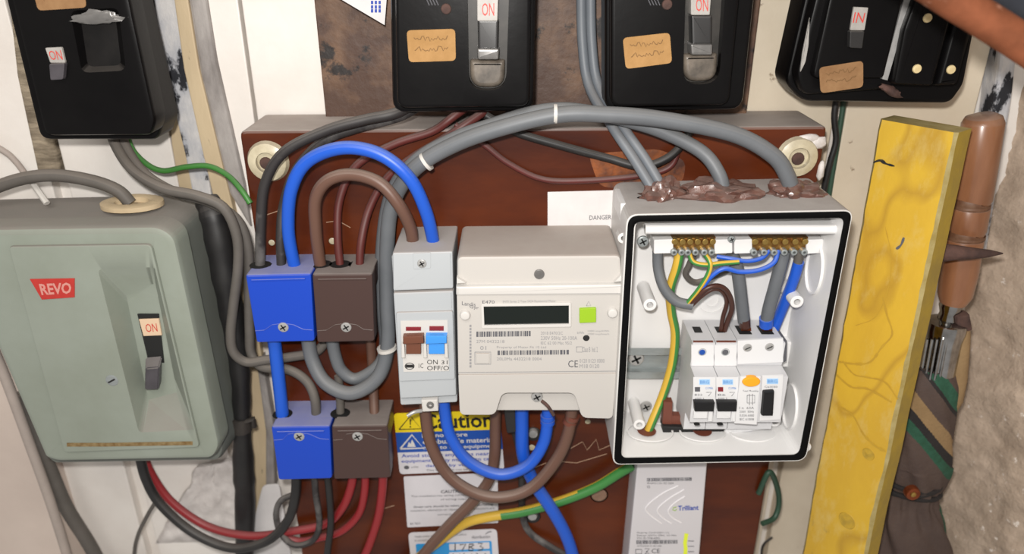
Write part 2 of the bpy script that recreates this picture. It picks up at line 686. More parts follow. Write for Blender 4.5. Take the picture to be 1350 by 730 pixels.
M['yellow_wood'] = mat('yellow_wood', '#cca632', .55, spec=.35, col2='#bb9430', nscale=14, namt=.8, bump=.25, bscale=60, spots='#a08438', spotscale=28, spotlo=.63, stretch=(1, 1, .45), dust=.7, dustcol='#a69c7e', contour='#a8822c')
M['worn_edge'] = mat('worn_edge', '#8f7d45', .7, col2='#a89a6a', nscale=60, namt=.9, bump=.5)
M['knot'] = mat('knot', '#b8952a', .6, col2='#8a7430', nscale=200)
M['handle_wood'] = mat('handle_wood', '#97694b', .32, spec=.5, col2='#6f452c', nscale=30, namt=.8, coat=.5, stretch=(1, 1, .2), dust=.4)
M['groove_wood'] = mat('groove_wood', '#5d3c28', .5, col2='#8a6d58', nscale=90)
M['fab_brown'] = mat('fab_brown', '#473934', .8, col2='#57473f', nscale=40, bump=.4, bscale=300)
M['fab_green'] = mat('fab_green', '#1d4733', .85, col2='#2f5f4c', nscale=120, bump=.4, bscale=300)
M['fab_beige'] = mat('fab_beige', '#8d7350', .85, col2='#7a6242', nscale=60, bump=.4, bscale=300)
M['fab_black'] = mat('fab_black', '#1d1a1a', .85, col2='#2b2626', nscale=60, bump=.4, bscale=300)
M['pipe_copper'] = mat('pipe_copper', '#7c4830', .8, spec=.15, col2='#59321f', nscale=40, namt=.9, bump=.3, spots='#8f6552', spotscale=40, spotlo=.6)
M['conduit_grey'] = mat('conduit_grey', '#303238', .8, spec=.1, col2='#46484e', nscale=20)
M['peel'] = mat('peel', '#dcd6d2', .6, col2='#b9b2ae', nscale=60, namt=.8, bump=.8, bscale=90)
M['tape'] = mat('tape', '#2a2725', .6, col2='#4a433c', nscale=50, bump=.5)


def screw(px, py, Y, rpx, parent, m='steel', slot='cross', proud=.0012, name='screw'):
    bm = ycyl(px, py, Y - proud, Y + .001, rpx, 18, .35)
    c = P(px, py, Y - proud)
    r = rpx * pxm(px, py, Y)
    t = -.00008
    if slot in ('cross', 'line'):
        a = .5
        for ang in ((a, a + math.pi / 2) if slot == 'cross' else (a,)):
            d = Vector((math.cos(ang), 0, math.sin(ang)))
            e = Vector((-d.z, 0, d.x))
            q = [c + Vector((0, t, 0)) + d * (s1 * r * .62) + e * (s2 * r * .13) for s1, s2 in ((-1, -1), (1, -1), (1, 1), (-1, 1))]
            f = bm.faces.new([bm.verts.new(p) for p in q])
            f.material_index = 1
            f.normal_update()
            if f.normal.y > 0:
                f.normal_flip()
    return obj(name, bm, [M[m], M['slot']], parent, 40)


# ================================================================ THE SETTING
zlo, zhi = .55, 2.25


def struct(name, bm, m, parent=None, smooth=None):
    o = obj(name, bm, m, parent, smooth)
    if parent is None:
        o['kind'] = 'structure'
    return o


WALLX = .435
wall = struct('wall_back', boxw((-1.1, .012, zlo), (WALLX + .05, .06, zhi)), M['white_paint'])


def vplank(xl, xr, yt=-330, yb=900, ref=0):
    return [(vx(xl, ref, yt), yt), (vx(xr, ref, yt), yt), (vx(xr, ref, yb), yb), (vx(xl, ref, yb), yb)]


for xl, xr, Yf, m in ((-420, 6, 0, 'white_paint'), (30, 190, 0, 'white_paint'), (268, 313, -.002, 'white_paint'),
                      (318, 520, 0, 'white_paint'), (525, 760, 0, 'white_paint'), (765, 955, 0, 'white_paint'),
                      (960, 1126, 0, 'cream_paint'), (1142, 1322, -.001, 'cream_paint')):
    obj('plank', prism(vplank(xl, xr), Yf, .012, .0012), M[m], wall)
# strip of fibre stuffed in the open joint, and the torn trims beside the left fuse box
obj('joint_filler', prism([(-2, -120), (28, -120), (50, 100), (80, 230), (50, 230), (22, 100)], -.004, .012, .002), M['fibre'], wall)
struct('trim_1', prism([(205, -150), (222, -150), (246, 190), (262, 300), (245, 300), (226, 190)], -.004, .014, .001), M['beige_trim'])
struct('trim_2', prism([(212, -150), (234, -60), (245, 60), (262, 150), (272, 215), (285, 300), (262, 300), (244, 205), (226, 130), (205, 30), (190, -150)], -.006, .014, .0015), M['torn_trim'])
struct('trim_3', prism([(226, -150), (246, -10), (262, 90), (290, 205), (318, 320), (345, 470), (354, 600), (352, 760), (330, 760), (330, 600),
                        (322, 470), (298, 330), (268, 205), (242, 90), (228, -10), (214, -150)], -.010, .014, .001), M['beige_trim'])
struct('trim_4', prism([(262, -150), (268, -20), (284, 80), (300, 150), (322, 245), (330, 300), (302, 255), (286, 190), (264, 100), (248, 0), (236, -150)], -.008, .014, .003), M['grey_trim'])
struct('trim_5', prism([(345, 470), (360, 560), (362, 640), (346, 700), (333, 760), (326, 760), (338, 690), (350, 640), (350, 570), (338, 480)], -.014, .0, .002), M['grey_trim'])
# stained timber panel the fuse boxes are screwed to
panel = struct('trim_6', prism([(vx(414, 0, -330), -330), (vx(1003, 0, -330), -330), (vx(1003, 0, 330), 330), (vx(414, 0, 330), 330)], -.014, 0, .001), M['dark_wood'])
# left wall, a pier projecting a little
zc = P(52, 600, -.03)
struct('wall_left', boxw((zc.x, -.03, zlo), (-1.1, .05, zhi)), M['pink_plaster'])

# right wall, rough render
bm = bmesh.new()
ny, nz_ = 130, 330
rows = []
for i in range(ny + 1):
    row = []
    for j in range(nz_ + 1):
        y = .06 - .66 * i / ny
        z = zlo + (zhi - zlo) * j / nz_
        q = Vector((y * 18, z * 18, 3.1))
        d = mnoise.fractal(q, 1.0, 2.1, 5) * .006 + mnoise.noise(Vector((y * 90, z * 90, 1))) * .003 + mnoise.noise(Vector((y * 210, z * 210, 4))) * .0014
        row.append(bm.verts.new((WALLX + .006 + d + .27 * i / ny, y, z)))
    rows.append(row)
for i in range(ny):
    for j in range(nz_):
        bm.faces.new((rows[i][j], rows[i][j + 1], rows[i + 1][j + 1], rows[i + 1][j]))
rb = [[bm.verts.new((WALLX + .09, r.co.y, r.co.z)) for r in (rows[i][0], rows[i][-1])] for i in (0, ny)]
fixn(bm)
for f in bm.faces:
    if f.normal.x > 0:
        f.normal_flip()
bmesh.ops.delete(bm, geom=[v for r in rb for v in r], context='VERTS')
struct('wall_right', bm, M['rough_plaster'], None, 80)
struct('trim_7', prism([(1340, -120), (1364, -120), (1335, 130), (1302, 330), (1286, 330), (1312, 130)], -.012, .01, .003), M['torn_trim'])

# ================================================================ THE METER BOARD
board = thing('meter_board', 'reddish brown varnished timber board with dusty top edge carrying the meter and connectors', 'board', P(690, 730, -.03))
BY = -.065
obj('panel', prism(rp([(315, 172), (1091, 166), (vx(1091, 166, 900), 900), (vx(315, 172, 900), 900)], [10, 8, 0, 0]), BY, -.004, .0025), M['mahogany'], board, 40)
obj('bare_patch', prism(rp([(775, 203), (868, 196), (905, 212), (900, 242), (860, 252), (790, 246)], 12), BY - .0004, BY + .001), M['bare_wood'], board)
bm = bmesh.new()
for s in (((752, 591), (768, 582), (774, 593), (786, 579), (790, 593), (806, 586)), ((728, 607), (760, 610), (800, 598)),
          ((352, 283), (372, 276)), ((430, 293), (446, 291), (462, 300)), ((500, 672), (520, 666)), ((650, 626), (690, 622), (720, 610))):
    stroke(s, BY - .0002, .9, bm)
obj('scratch', bm, M['scratch'], board, None, None, 'stuff')
obj('filled_hole', ycyl(790, 653, BY - .0006, BY, 12, 18, .3), M['plug'], board)
for x, y, r in ((438, 318, 5), (701, 590, 5), (358, 320, 4.5), (775, 556, 4)):
    obj('filled_hole', ycyl(x, y, BY - .0004, BY, r, 12, .3), M['porcelain'], board)

for x, y, lab in ((351, 215, 'cream porcelain washer at the board top left corner'), (1054, 209, 'cream porcelain washer crusted with plaster at the board top right corner')):
    t = thing('porcelain_washer', lab, 'washer', P(x, y, BY), None)
    obj('ring', ycyl(x, y, BY - .006, BY, 28, 28, .35, hole=.5), M['porcelain'], t, 40)
    obj('screw', ycyl(x - 1, y + 1, BY - .003, BY, 9, 14, .4), M['rust'], t, 40)
for k, (x, y, dx, dy) in enumerate(((1078, 188, 14, 8), (1066, 182, 16, 6), (1082, 225, 5, 14), (1050, 245, 12, 7))):
    bm = bmesh.new()
    bmesh.ops.create_icosphere(bm, subdivisions=2, radius=1)
    c = P(x, y, BY)
    s = pxm(x, y, BY)
    for v in bm.verts:
        d = 1 + .35 * mnoise.noise(v.co * 1.6 + Vector((k * 3, 0, 0)))
        v.co = Vector((v.co.x * dx * s * d, v.co.y * .003, v.co.z * dy * s * d)) + c
    o = obj('plaster_crust', bm, M['peel'], board, 60)

for x, y in ((703, 573), (702, 682)):
    t = thing('hex_bolt', 'small steel bolt with dark washer in the board, %s' % ('upper one beside the blue cable' if y < 600 else 'lower one under the striped earth cable'), 'bolt', P(x, y, BY))
    obj('washer', ycyl(x, y, BY - .0015, BY, 11, 20, .3), M['black_cable'], t, 40)
    obj('bolt_head', ycyl(x, y, BY - .005, BY, 6.5, 14, .4), M['steel'], t, 40)

# ================================================================ BLACK FUSE BOXES
def on_word(s, q, Y, parent):
    obj('lettering', text(s, q, Y), M['red_ink'], parent)


def fuse_paper(q, Y, parent, m, seed, name='paper_label'):
    pl = obj(name, prism(rp(q, 6), Y - .0006, Y + .0002), M[m], parent, label=('aged tan paper label' if m == 'tan_paper' else 'aged brown paper label'))
    rnd = random.Random(seed)
    bm = bmesh.new()
    for b0 in (.28, .6):
        pts = []
        for i in range(22):
            a = .14 + .7 * i / 21
            pts.append(quadmap(q, a, b0 + rnd.uniform(-.09, .09)))
        stroke(pts, Y - .0008, 1.0, bm)
    obj('handwriting', bm, M['pencil'], pl)


# second and third, seen square on
for (outer, cov, dishq, tabq, lq, scr, lab, ys) in (
    ([(509, -250), (711, -250), (704, 147), (517, 149)], [(516, -250), (704, -250), (698, 141), (523, 143)],
     [(613, -160), (676, -160), (667, 119), (618, 119)], [(629, -4), (658, -4), (656, 28), (629, 28)],
     [(536, 40), (600, 38), (601, 80), (539, 82)], (588, 12),
     'black fuse switch box with tan label, left of the two above the meter', 0),
    ([(798, -250), (1022, -250), (980, 145), (798, 148)], [(805, -250), (1000, -250), (962, 139), (806, 142)],
     [(908, -160), (966, -160), (948, 110), (900, 112)], [(912, -8), (939, -8), (936, 20), (911, 20)],
     [(821, 50), (883, 43), (886, 83), (825, 91)], (880, 6),
     'black fuse switch box with tilted tan label, above the open white enclosure', -6)):
    t = thing('fuse_switch', lab, 'fuse box', P((outer[2][0] + outer[3][0]) / 2, 148, -.06), 'black fuse switches along the top')
    YF = -.100
    obj('case', prism(rp(outer, [8, 8, 18, 18]), -.086, -.058, .004), M['black_bakelite'], t, 40)
    obj('mounting_base', prism([(outer[0][0] + 24, -250), (outer[1][0] - 24, -250), (outer[2][0] - 24, outer[2][1] - 26), (outer[3][0] + 24, outer[3][1] - 26)], -.060, -.014), M['black_bakelite'], t)
    bm = dish(rp(cov, [8, 8, 14, 14]), rp(dishq, [20, 20, 22, 22], 6), YF, -.084, YF + .009, None, 1, 0, .003)
    cv = obj('cover', bm, [M['black_bakelite'], M['dusty_dish']], t, 40)
    d2, d3 = dishq[2], dishq[3]
    obj('dust_guard', prism(rp([(d3[0] + 1, d3[1] - 40), (d2[0] - 1, d2[1] - 40), (d2[0] - 2, d2[1] - 3), (d3[0] + 2, d3[1] - 3)], [4, 4, 20, 20], 6), YF + .002, YF + .010, .004, 0, None, 0, 4), M['dusty_guard'], t, 40, label='dusty translucent guard')
    tx = (tabq[0][0] + tabq[1][0]) / 2
    lv = obj('toggle_lever', prism(rp([(tx - 14, 26 + ys), (tx + 14, 26 + ys), (tx + 13, 66 + ys), (tx - 13, 66 + ys)], 3), YF - .002, YF + .01, .002), M['dark_lever'], t, 40)
    obj('grip', prism(rp([(tx - 15, 64 + ys), (tx + 15, 64 + ys), (tx + 14, 79 + ys), (tx - 14, 79 + ys)], 3), YF - .005, YF + .01, .002), M['lever_grip'], lv, 40)
    tb = obj('indicator_tab', prism(rp([(tx - 15, -40), (tx + 15, -40), tabq[2], tabq[3]], 2), YF - .0025, YF + .01, .0008), M['tab_white'], t, 40)
    on_word('ON', [(tx - 8, 4 + ys), (tx + 8, 4 + ys), (tx + 8, 21 + ys), (tx - 8, 21 + ys)], YF - .0027, tb)
    fuse_paper(lq, YF, t, 'tan_paper', 3)
    screw(scr[0], scr[1], YF, 7, t, 'rust', None, .0015)
    bm = bmesh.new()
    for k in range(4):
        stroke([(scr[0] - 26 + k * 4, -2), (scr[0] - 22 + k * 4, 7)], YF - .0002, 1, bm)
    obj('moulded_mark', bm, M['ink'], t)

# first, far left
t = thing('fuse_switch', 'black fuse switch box above the grey green switch, leftmost of the row', 'fuse box', P(135, 184, -.06), 'black fuse switches along the top')
YF = -.105
obj('case', prism(rp([(-55, -250), (128, -250), (184, 30), (215, 160), (206, 185), (52, 185)], [6, 6, 8, 8, 8, 14]), -.085, -.055, .004), M['black_bakelite'], t, 40)
obj('mounting_base', prism([(-20, -250), (110, -250), (185, 150), (75, 150)], -.060, -.0005), M['black_bakelite'], t)
bm = dish(rp([(-48, -250), (118, -250), (176, 30), (204, 160), (198, 179), (58, 180)], [6, 6, 8, 8, 8, 12]), rp([(92, 14), (156, 10), (166, 93), (108, 96)], 10), YF, -.084, YF + .008,
          rp([(106, 22), (152, 20), (160, 86), (116, 88)], 8), 1, 0, .004)
obj('cover', bm, [M['black_bakelite'], M['dark_recess']], t, 40)
tb = obj('indicator_tab', prism(rp([(59, 63), (81, 62), (86, 83), (66, 83)], 2), YF - .002, YF + .002, .0006), M['tab_white'], t, 40)
on_word('ON', [(63, 67), (80, 66), (83, 79), (67, 79)], YF - .0022, tb)
obj('toggle_lever', prism(rp([(64, 84), (85, 83), (83, 105), (66, 106)], 3), YF - .004, YF + .002, .0009), M['worn_lever'], t, 40)
fuse_paper([(40, -26), (108, -30), (114, 10), (50, 14)], YF, t, 'brown_paper', 8)
bm = bmesh.new()
bmesh.ops.create_icosphere(bm, subdivisions=3, radius=1)
c, s = P(128, 22, YF), pxm(128, 22, YF)
for v in bm.verts:
    d = 1 + .6 * mnoise.noise(v.co * 2.1)
    v.co = c + Vector((v.co.x * 32 * s * d, v.co.y * .0018, v.co.z * 8 * s * d + v.co.x ** 2 * -.002))
obj('dust_smear', bm, M['lever_grip'], t, 60, label='grey dusty smear')

# fourth, double one on the right
t = thing('fuse_switch', 'double black fuse switch box with brass coloured screws, rightmost of the row', 'fuse box', P(1150, 135, -.05), 'black fuse switches along the top')
YF = -.096
obj('case', prism(rp([(1118, -250), (1362, -250), (1286, 40), (1272, 112), (1254, 137), (1058, 134), (1036, 108)], [4, 4, 4, 8, 10, 14, 10]), -.075, -.045, .004), M['black_bakelite'], t, 40)
obj('mounting_base', prism([(1160, -250), (1330, -250), (1230, 105), (1085, 105)], -.050, -.0005), M['black_bakelite'], t)
obj('cover', prism(rp([(1136, -250), (1262, -250), (1176, 118), (1060, 126), (1050, 100)], [4, 4, 8, 10, 10]), -.088, -.074, .004), M['black_bakelite'], t, 40)
obj('raised_panel', prism(rp([(1148, -250), (1252, -250), (1166, 104), (1071, 104)], [4, 4, 6, 10]), YF, -.086, .003), M['black_bakelite'], t, 40)
obj('edge_strip', prism(rp([(1068, 22), (1066, 60), (1062, 82), (1055, 96), (1058, 70)], 3), -.0885, -.087, .0003), M['tab_white'], t, 40, label='pale sliver of bare metal')
for q in ([(1296, -250), (1332, -250), (1232, 114), (1178, 112), (1192, 40)], [(1334, -250), (1366, -250), (1272, 80), (1264, 112), (1235, 114)]):
    fp = obj('fuse_cover', prism(rp(q, [3, 3, 6, 6, 4]), YF - .004, -.074, .004), M['black_bakelite'], t, 40)
for x, y in ((1224, 24), (1210, 91), (1255, 92)):
    screw(x, y, YF - .004, 6, t, 'ivory_screw', None, .0015)
obj('metal_strip', prism([(1260, -250), (1272, -250), (1170, 106), (1163, 104)], -.0935, -.086), M['steel'], t, label='bright metal strip between the two halves')
tb = obj('indicator_tab', prism(rp([(1126, 9), (1145, 10), (1140, 40), (1121, 40)], 1.5), YF - .002, YF + .002, .0005), M['tab_white'], t, 40)
on_word('IN', [(1127, 16), (1141, 17), (1138, 30), (1124, 30)], YF - .0022, tb)
obj('toggle_lever', prism(rp([(1121, 41), (1140, 41), (1137, 64), (1120, 63)], 2), YF - .005, YF + .002, .0008), M['dark_lever'], t, 40)
fuse_paper([(1080, 89), (1138, 80), (1138, 115), (1082, 123)], YF, t, 'brown_paper', 11)
bm = bmesh.new()
bmesh.ops.create_icosphere(bm, subdivisions=3, radius=1)
c, s = P(1174, 120, -.089), pxm(1174, 120, -.09)
for v in bm.verts:
    d = 1 + .5 * mnoise.noise(v.co * 2.3 + Vector((5, 0, 0)))
    v.co = c + Vector((v.co.x * 15 * s * d, v.co.y * .003, v.co.z * 6 * s * d - v.co.x * .004))
obj('rust_blob', bm, M['rust'], t, 60, label='brown crusty blob on the lower edge')

# paper card at the top
t = thing('paper_card', 'corner of a white paper card hanging down in front of dark wood', 'card', P(500, 30, -.03))
obj('card', prism([(400, -30), (470, -90), (512, -30), (507, 33)], -.040, -.0395), M['paper'], t)
bm = bmesh.new()
for k in range(3):
    for y in (-6, 1, 7, 12):
        flat([(489 + k * 5, y), (492 + k * 5, y), (492 + k * 5, y + 4.5), (489 + k * 5, y + 4.5)], -.0402, bm)
obj('printed_text', bm, M['ink_blue'], t)

# ================================================================ GREY GREEN SWITCH BOX
t = thing('isolator_box', 'large grey green metal switch box with red badge at left', 'switch box', P(180, 612, -.06))
YR = -.115
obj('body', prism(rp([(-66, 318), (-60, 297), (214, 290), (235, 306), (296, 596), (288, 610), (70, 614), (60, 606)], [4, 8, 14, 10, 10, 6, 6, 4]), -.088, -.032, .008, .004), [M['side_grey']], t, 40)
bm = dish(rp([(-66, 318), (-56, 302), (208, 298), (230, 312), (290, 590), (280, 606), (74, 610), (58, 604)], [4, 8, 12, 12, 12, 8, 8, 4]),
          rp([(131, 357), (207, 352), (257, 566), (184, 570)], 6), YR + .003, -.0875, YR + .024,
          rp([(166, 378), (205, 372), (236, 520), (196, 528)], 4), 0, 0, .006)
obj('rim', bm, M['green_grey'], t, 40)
bm = dish(rp([(10, 325), (199, 322), (263, 590), (84, 597)], [6, 8, 6, 6]),
          rp([(129, 355), (205, 352), (257, 566), (183, 570)], 6), YR, -.0885, YR + .0225,
          rp([(164, 378), (205, 374), (234, 518), (196, 528)], 4), 0, 0, .0015)
lid = obj('lid', bm, M['green_grey'], t, 40)
bd = obj('badge', prism([(39, 368), (98, 367), (98, 392), (55, 395)], YR - .0008, YR + .0005, .0003), M['red_badge'], t, label='red badge with raised lettering')
obj('lettering', text('REVO', [(51, 374), (94, 372), (94, 387), (55, 389)], YR - .001, None, 0, .03), M['badge_letter'], bd)
FY = YR + .022
sl = obj('switch_slot', prism([(181, 414), (209, 414), (216, 478), (196, 478)], FY - .0008, FY + .003), M['slot'], t)
tb = obj('indicator_tab', prism([(183, 421), (209, 420), (213, 442), (189, 443)], FY - .002, FY, .0004), M['tab_peach'], t)
on_word('ON', [(191, 427), (206, 426), (208, 437), (193, 438)], FY - .0022, tb)
bm = bmesh.new()
a = [P(192, 470, FY - .001), P(214, 468, FY - .001), P(213, 502, FY - .001), P(191, 503, FY - .001)]
b = [p + Vector((.001, -.008, -.006)) for p in shrink(a, .0015)]
loft(bm, [a, b])
fixn(bm)
bmesh.ops.bevel(bm, geom=bm.edges[:], offset=.001, segments=2, affect='EDGES')
obj('toggle_lever', bm, M['worn_lever'], t, 40)
screw(147, 502, YR, 9, t, 'zinc', 'line', .001)
bm = bmesh.new()
stroke([(88, 586), (140, 586), (200, 585), (254, 584)], YR - .0002, 5, bm)
obj('rust_streak', bm, M['rust_stain'], t, label='rusty streak along the lower edge')
# gland ring on the top face, with its cable coming from the left
zt = P(150, 292, -.100).z
bm = bmesh.new()
c = P(178, 266, -.055)
ring0 = []
for rr, h in ((1.0, 0), (1.0, .004), (.75, .006), (.55, .004), (.5, -.002)):
    ring0.append([Vector((c.x + .026 * rr * math.cos(i * math.pi / 12), -.06 + .02 * rr * math.sin(i * math.pi / 12), zt + h)) for i in range(24)])
loft(bm, ring0)
fixn(bm)
obj('gland_ring', bm, M['beige_trim'], t, 50)
cable('sheathed_cable', 'grey brown cable arching in from the left to the switch box top', [(-120, 300, -.05), (-40, 262, -.055), (20, 238, -.06), (70, 231, -.06), (120, 238, -.06), (155, 251, -.06), (172, 268, -.06)], 17, M['old_grey_cable'])
bm = bmesh.new()
tube([P(42, 240, -.05), P(62, 268, -.06)], 4 * pxm(50, 250, -.05), 8, bm)
tag(obj('peg', bm, M['nylon'], None, 40), 'short pale peg sticking up from the switch box top', 'peg')
cable('sheathed_cable', 'thin pale brown cable at the far left edge over white plank', [(-60, 165, -.01), (0, 196, -.01), (20, 212, -.01), (38, 236, -.02)], 8, M['pale_conduit'])
cable('sheathed_cable', 'thick grey brown cable leaving under the left end of the grey green box', [(22, 520, -.042), (60, 606, -.042), (87, 668, -.040), (122, 725, -.035), (152, 790, -.03), (190, 900, -.03)], 17, M['old_grey_cable'])
cable('conduit_tube', 'pale pinkish tube along the corner of the left wall', [(-34, 405, -.056), (4, 490, -.056), (41, 590, -.056), (66, 660, -.056), (88, 730, -.056), (111, 810, -.056), (140, 920, -.056)], 12, M['pale_conduit'], cat='tube')

# thick black cable beside the box
W = cpath([(272, 262, -.05), (283, 292, -.058), (297, 365, -.06), (310, 440, -.06), (317, 500, -.058), (319, 560, -.052), (321, 620, -.046), (323, 680, -.04), (319, 900, -.03)], 6)
s = pxm(315, 500, -.055)
prof = [14, 16, 16, 14, 12, 11, 15, 14, 12]
R = []
for i in range(len(W)):
    a = i / 6
    k = min(int(a), 7)
    R.append((prof[k] * (1 - (a - k)) + prof[k + 1] * (a - k)) * s * (1 + .05 * math.sin(i * 1.7)))
t = thing('supply_cable', 'thick black supply cable running down right of the grey green box', 'cable', P(322, 730, -.03))
obj('sheath', tube(W, R, 16), M['black_cable'], t, 60)
bm = tube(cpath([(317, 548, -.053), (319, 566, -.052)], 3), 14 * s, 12)
tube([P(322, 556, -.058), P(334, 552, -.058), P(335, 562, -.056)], 4 * s, 8, bm)
obj('tape_end', bm, M['tape'], t, 50, label='dusty wrap of tape with a loose end')

# torn paper and filler below the box
bm = bmesh.new()
nx, nyy = 26, 22
grid = []
for i in range(nx + 1):
    row = []
    for j in range(nyy + 1):
        a, b = i / nx, j / nyy
        x, y = quadmap([(262, 612), (312, 600), (330, 712), (205, 716)], a, b)
        x += 7 * mnoise.noise(Vector((a * 6, b * 6, 2))) * (1 if 0 < j < nyy else 2)
        h = .006 + .006 * abs(mnoise.fractal(Vector((a * 4, b * 4, 0)), 1, 2, 4))
        if i in (0, nx) or j in (0, nyy):
            h = .0
        row.append(bm.verts.new(P(x, y, -h)))
    grid.append(row)
for i in range(nx):
    for j in range(nyy):
        bm.faces.new((grid[i][j], grid[i + 1][j], grid[i + 1][j + 1], grid[i][j + 1]))
fixn(bm)
tag(obj('filler_patch', bm, M['peel'], None, 50), 'lumpy white filler smeared on the wall below the grey green box', 'filler')
tag(obj('paper_scrap', prism(rp([(346, 640), (368, 638), (386, 745), (320, 745)], 6), -.024, -.0225, .0005), M['paper']), 'torn white paper scrap at the board left edge low down', 'paper')

# ================================================================ CONNECTOR BLOCKS
def connector(label, top, front, m, scr, holes, Yf=-.107, upper=True):
    (xl, xr, yt) = top
    t = thing('connector_block', label, 'connector', P((front[2][0] + front[3][0]) / 2, front[2][1], -.086), 'blue and brown service connectors')
    zt = P(front[0][0], front[0][1], Yf).z
    fy = front[0][1]
    obj('base', prism(rp([(front[0][0] + 3, fy + 4), (front[1][0] - 2, front[1][1] + 4), (front[2][0] - 1, front[2][1] - 2), (front[3][0] + 2, front[3][1] - 2)], 3), Yf + .012, BY, .001), M[m], t, 40)
    obj('terminal_shroud', prism(rp([(front[0][0] + 2, fy - 2), (front[1][0], front[1][1] - 2), (front[1][0] + 1, front[1][1] + 26), (front[0][0] + 5, fy + 28)], 3), Yf + .003, BY + .0005, .0015), M[m], t, 40)
    cv = obj('cover', prism(rp(front, 4), Yf, Yf + .014, .002), M[m], t, 40)
    obj('rib', prism([(front[0][0] + 8, fy + 7), (front[1][0] - 8, front[1][1] + 7), (front[1][0] - 8, front[1][1] + 9), (front[0][0] + 8, fy + 9)], Yf - .0008, Yf + .001, .0003), M[m], cv)
    x0 = front[3][0] + (front[0][0] - front[3][0]) * ((front[3][1] - scr[1]) / (front[3][1] - fy))
    x1 = front[2][0] + (front[1][0] - front[2][0]) * ((front[2][1] - scr[1]) / (front[2][1] - front[1][1]))
    sy = scr[1]
    bm = bmesh.new()
    tube([P(x, y, Yf) for x, y in ((x0 + 2, sy + 4), (x0 + 14, sy + 3), (scr[0] - 14, sy - 4), (scr[0], sy - 6), (scr[0] + 14, sy - 4), (x1 - 14, sy + 2), (x1 - 2, sy + 3))], .0004, 6, bm)
    obj('moulded_line', bm, M[m], cv)
    screw(scr[0], sy, Yf, 7.5, t)
    for hx in holes:
        bm = bmesh.new()
        c = P(hx, (yt + fy) / 2 + 1, -.086)
        zz = zt + .0029
        zz = P(front[0][0] + 2, fy - 2, Yf + .003).z + .0004
        bm.faces.new([bm.verts.new((c.x + .0092 * math.cos(i * math.pi / 9), -.087 + .0086 * math.sin(i * math.pi / 9), zz)) for i in range(18)])
        obj('cable_entry', bm, M['slot'], t)
    return t


connector('blue connector block, upper of the two beside the isolator', (325, 405, 335), [(323, 362), (410, 360), (415, 450), (338, 452)], 'blue_plastic', (373, 432), (344, 371, 391))
connector('brown connector block, upper of the two beside the isolator', (407, 490, 335), [(411, 361), (491, 360), (494, 450), (418, 452)], 'brown_plastic', (456, 432), (424, 449, 474))
connector('blue connector block, lower one with black wires below', (357, 432, 527), [(357, 562), (435, 561), (438, 631), (367, 633)], 'blue_plastic', (394, 576), (373, 417))
connector('brown connector block, lower one with red wires below', (434, 510, 527), [(437, 561), (511, 560), (515, 630), (440, 632)], 'brown_plastic', (471, 576), (449, 494))

# ================================================================ ISOLATOR SWITCH
t = thing('main_isolator', 'slim pale grey two pole isolator with brown and blue toggles', 'isolator', P(565, 533, -.09))
YI = -.122
obj('body', prism(rp([(516, 336), (597, 333), (603, 530), (528, 534)], 3), YI + .006, BY, .001), M['grey_white'], t, 40)
obj('terminal_cover', prism(rp([(517, 333), (597, 331), (598, 381), (518, 384)], 3), YI - .001, BY + .0008, .002), M['grey_white'], t, 40)
obj('lower_cover', prism(rp([(518, 386), (598, 383), (602, 522), (527, 526)], 3), YI, YI + .010, .002), M['grey_white'], t, 40)
obj('raised_frame', prism(rp([(522, 412), (597, 410), (600, 500), (526, 503)], 3), YI - .002, YI + .002, .001), M['grey_white'], t, 40)
YP = YI - .002
pl = obj('name_plate', prism([(528, 423), (590, 422), (592, 489), (532, 490)], YP - .0006, YP + .001), M['plate_white'], t)
for q in ([(535, 431), (555, 431), (555, 436), (535, 436)], [(566, 430), (585, 430), (585, 436), (566, 436)]):
    obj('indicator_window', prism(q, YP - .0012, YP, .0003), M['window_red'], t)
for q, m in (([(531, 444), (558, 443), (559, 453), (531, 454)], 'toggle_brown'), ([(561, 443), (589, 443), (589, 453), (561, 454)], 'toggle_blue')):
    tg = obj('toggle', prism(q, YP - .007, YP, .0012), M[m], t, 40, label=('brown toggle' if m == 'toggle_brown' else 'blue toggle'))
    obj('toggle_foot', prism([(q[0][0] + 4, 453), (q[1][0] - 3, 453), (q[1][0] - 3, 467), (q[0][0] + 4, 467)], YP - .004, YP, .001), M[m], tg, 40)
for x in (531, 560, 588):
    obj('toggle_guard', prism([(x - 2, 453), (x + 2, 453), (x + 3, 472), (x - 2, 472)], YP - .005, YP, .0008), M['plate_white'], t, 40)
bm = text('ON', [(563, 474), (577, 474), (577, 480), (563, 480)], YP - .0008)
text('31', [(582, 475), (590, 475), (590, 480), (582, 480)], YP - .0008, bm)
text('OFF/O', [(563, 482), (592, 482), (592, 488), (563, 488)], YP - .0008, bm)
text('1C', [(552, 479), (558, 479), (558, 485), (552, 485)], YP - .0008, bm)
n = 20
for i in range(n):
    a0, a1 = 2 * math.pi * i / n, 2 * math.pi * (i + 1) / n
    flat([(540 + r * math.cos(a), 482.5 + r * .7 * math.sin(a)) for r, a in ((6.5, a0), (6.5, a1), (5.3, a1), (5.3, a0))], YP - .0008, bm)
flat([(535, 480.5), (545, 480.5), (545, 484.5), (535, 484.5)], YP - .0009, bm)
obj('printed_text', bm, M['ink_black'], pl)
obj('screw_well', prism(rp([(544, 334), (568, 333), (568, 354), (545, 355)], 2), YI - .0014, YI, .0004), M['grey_white'], t)
screw(556, 348, YI - .0014, 6.5, t)
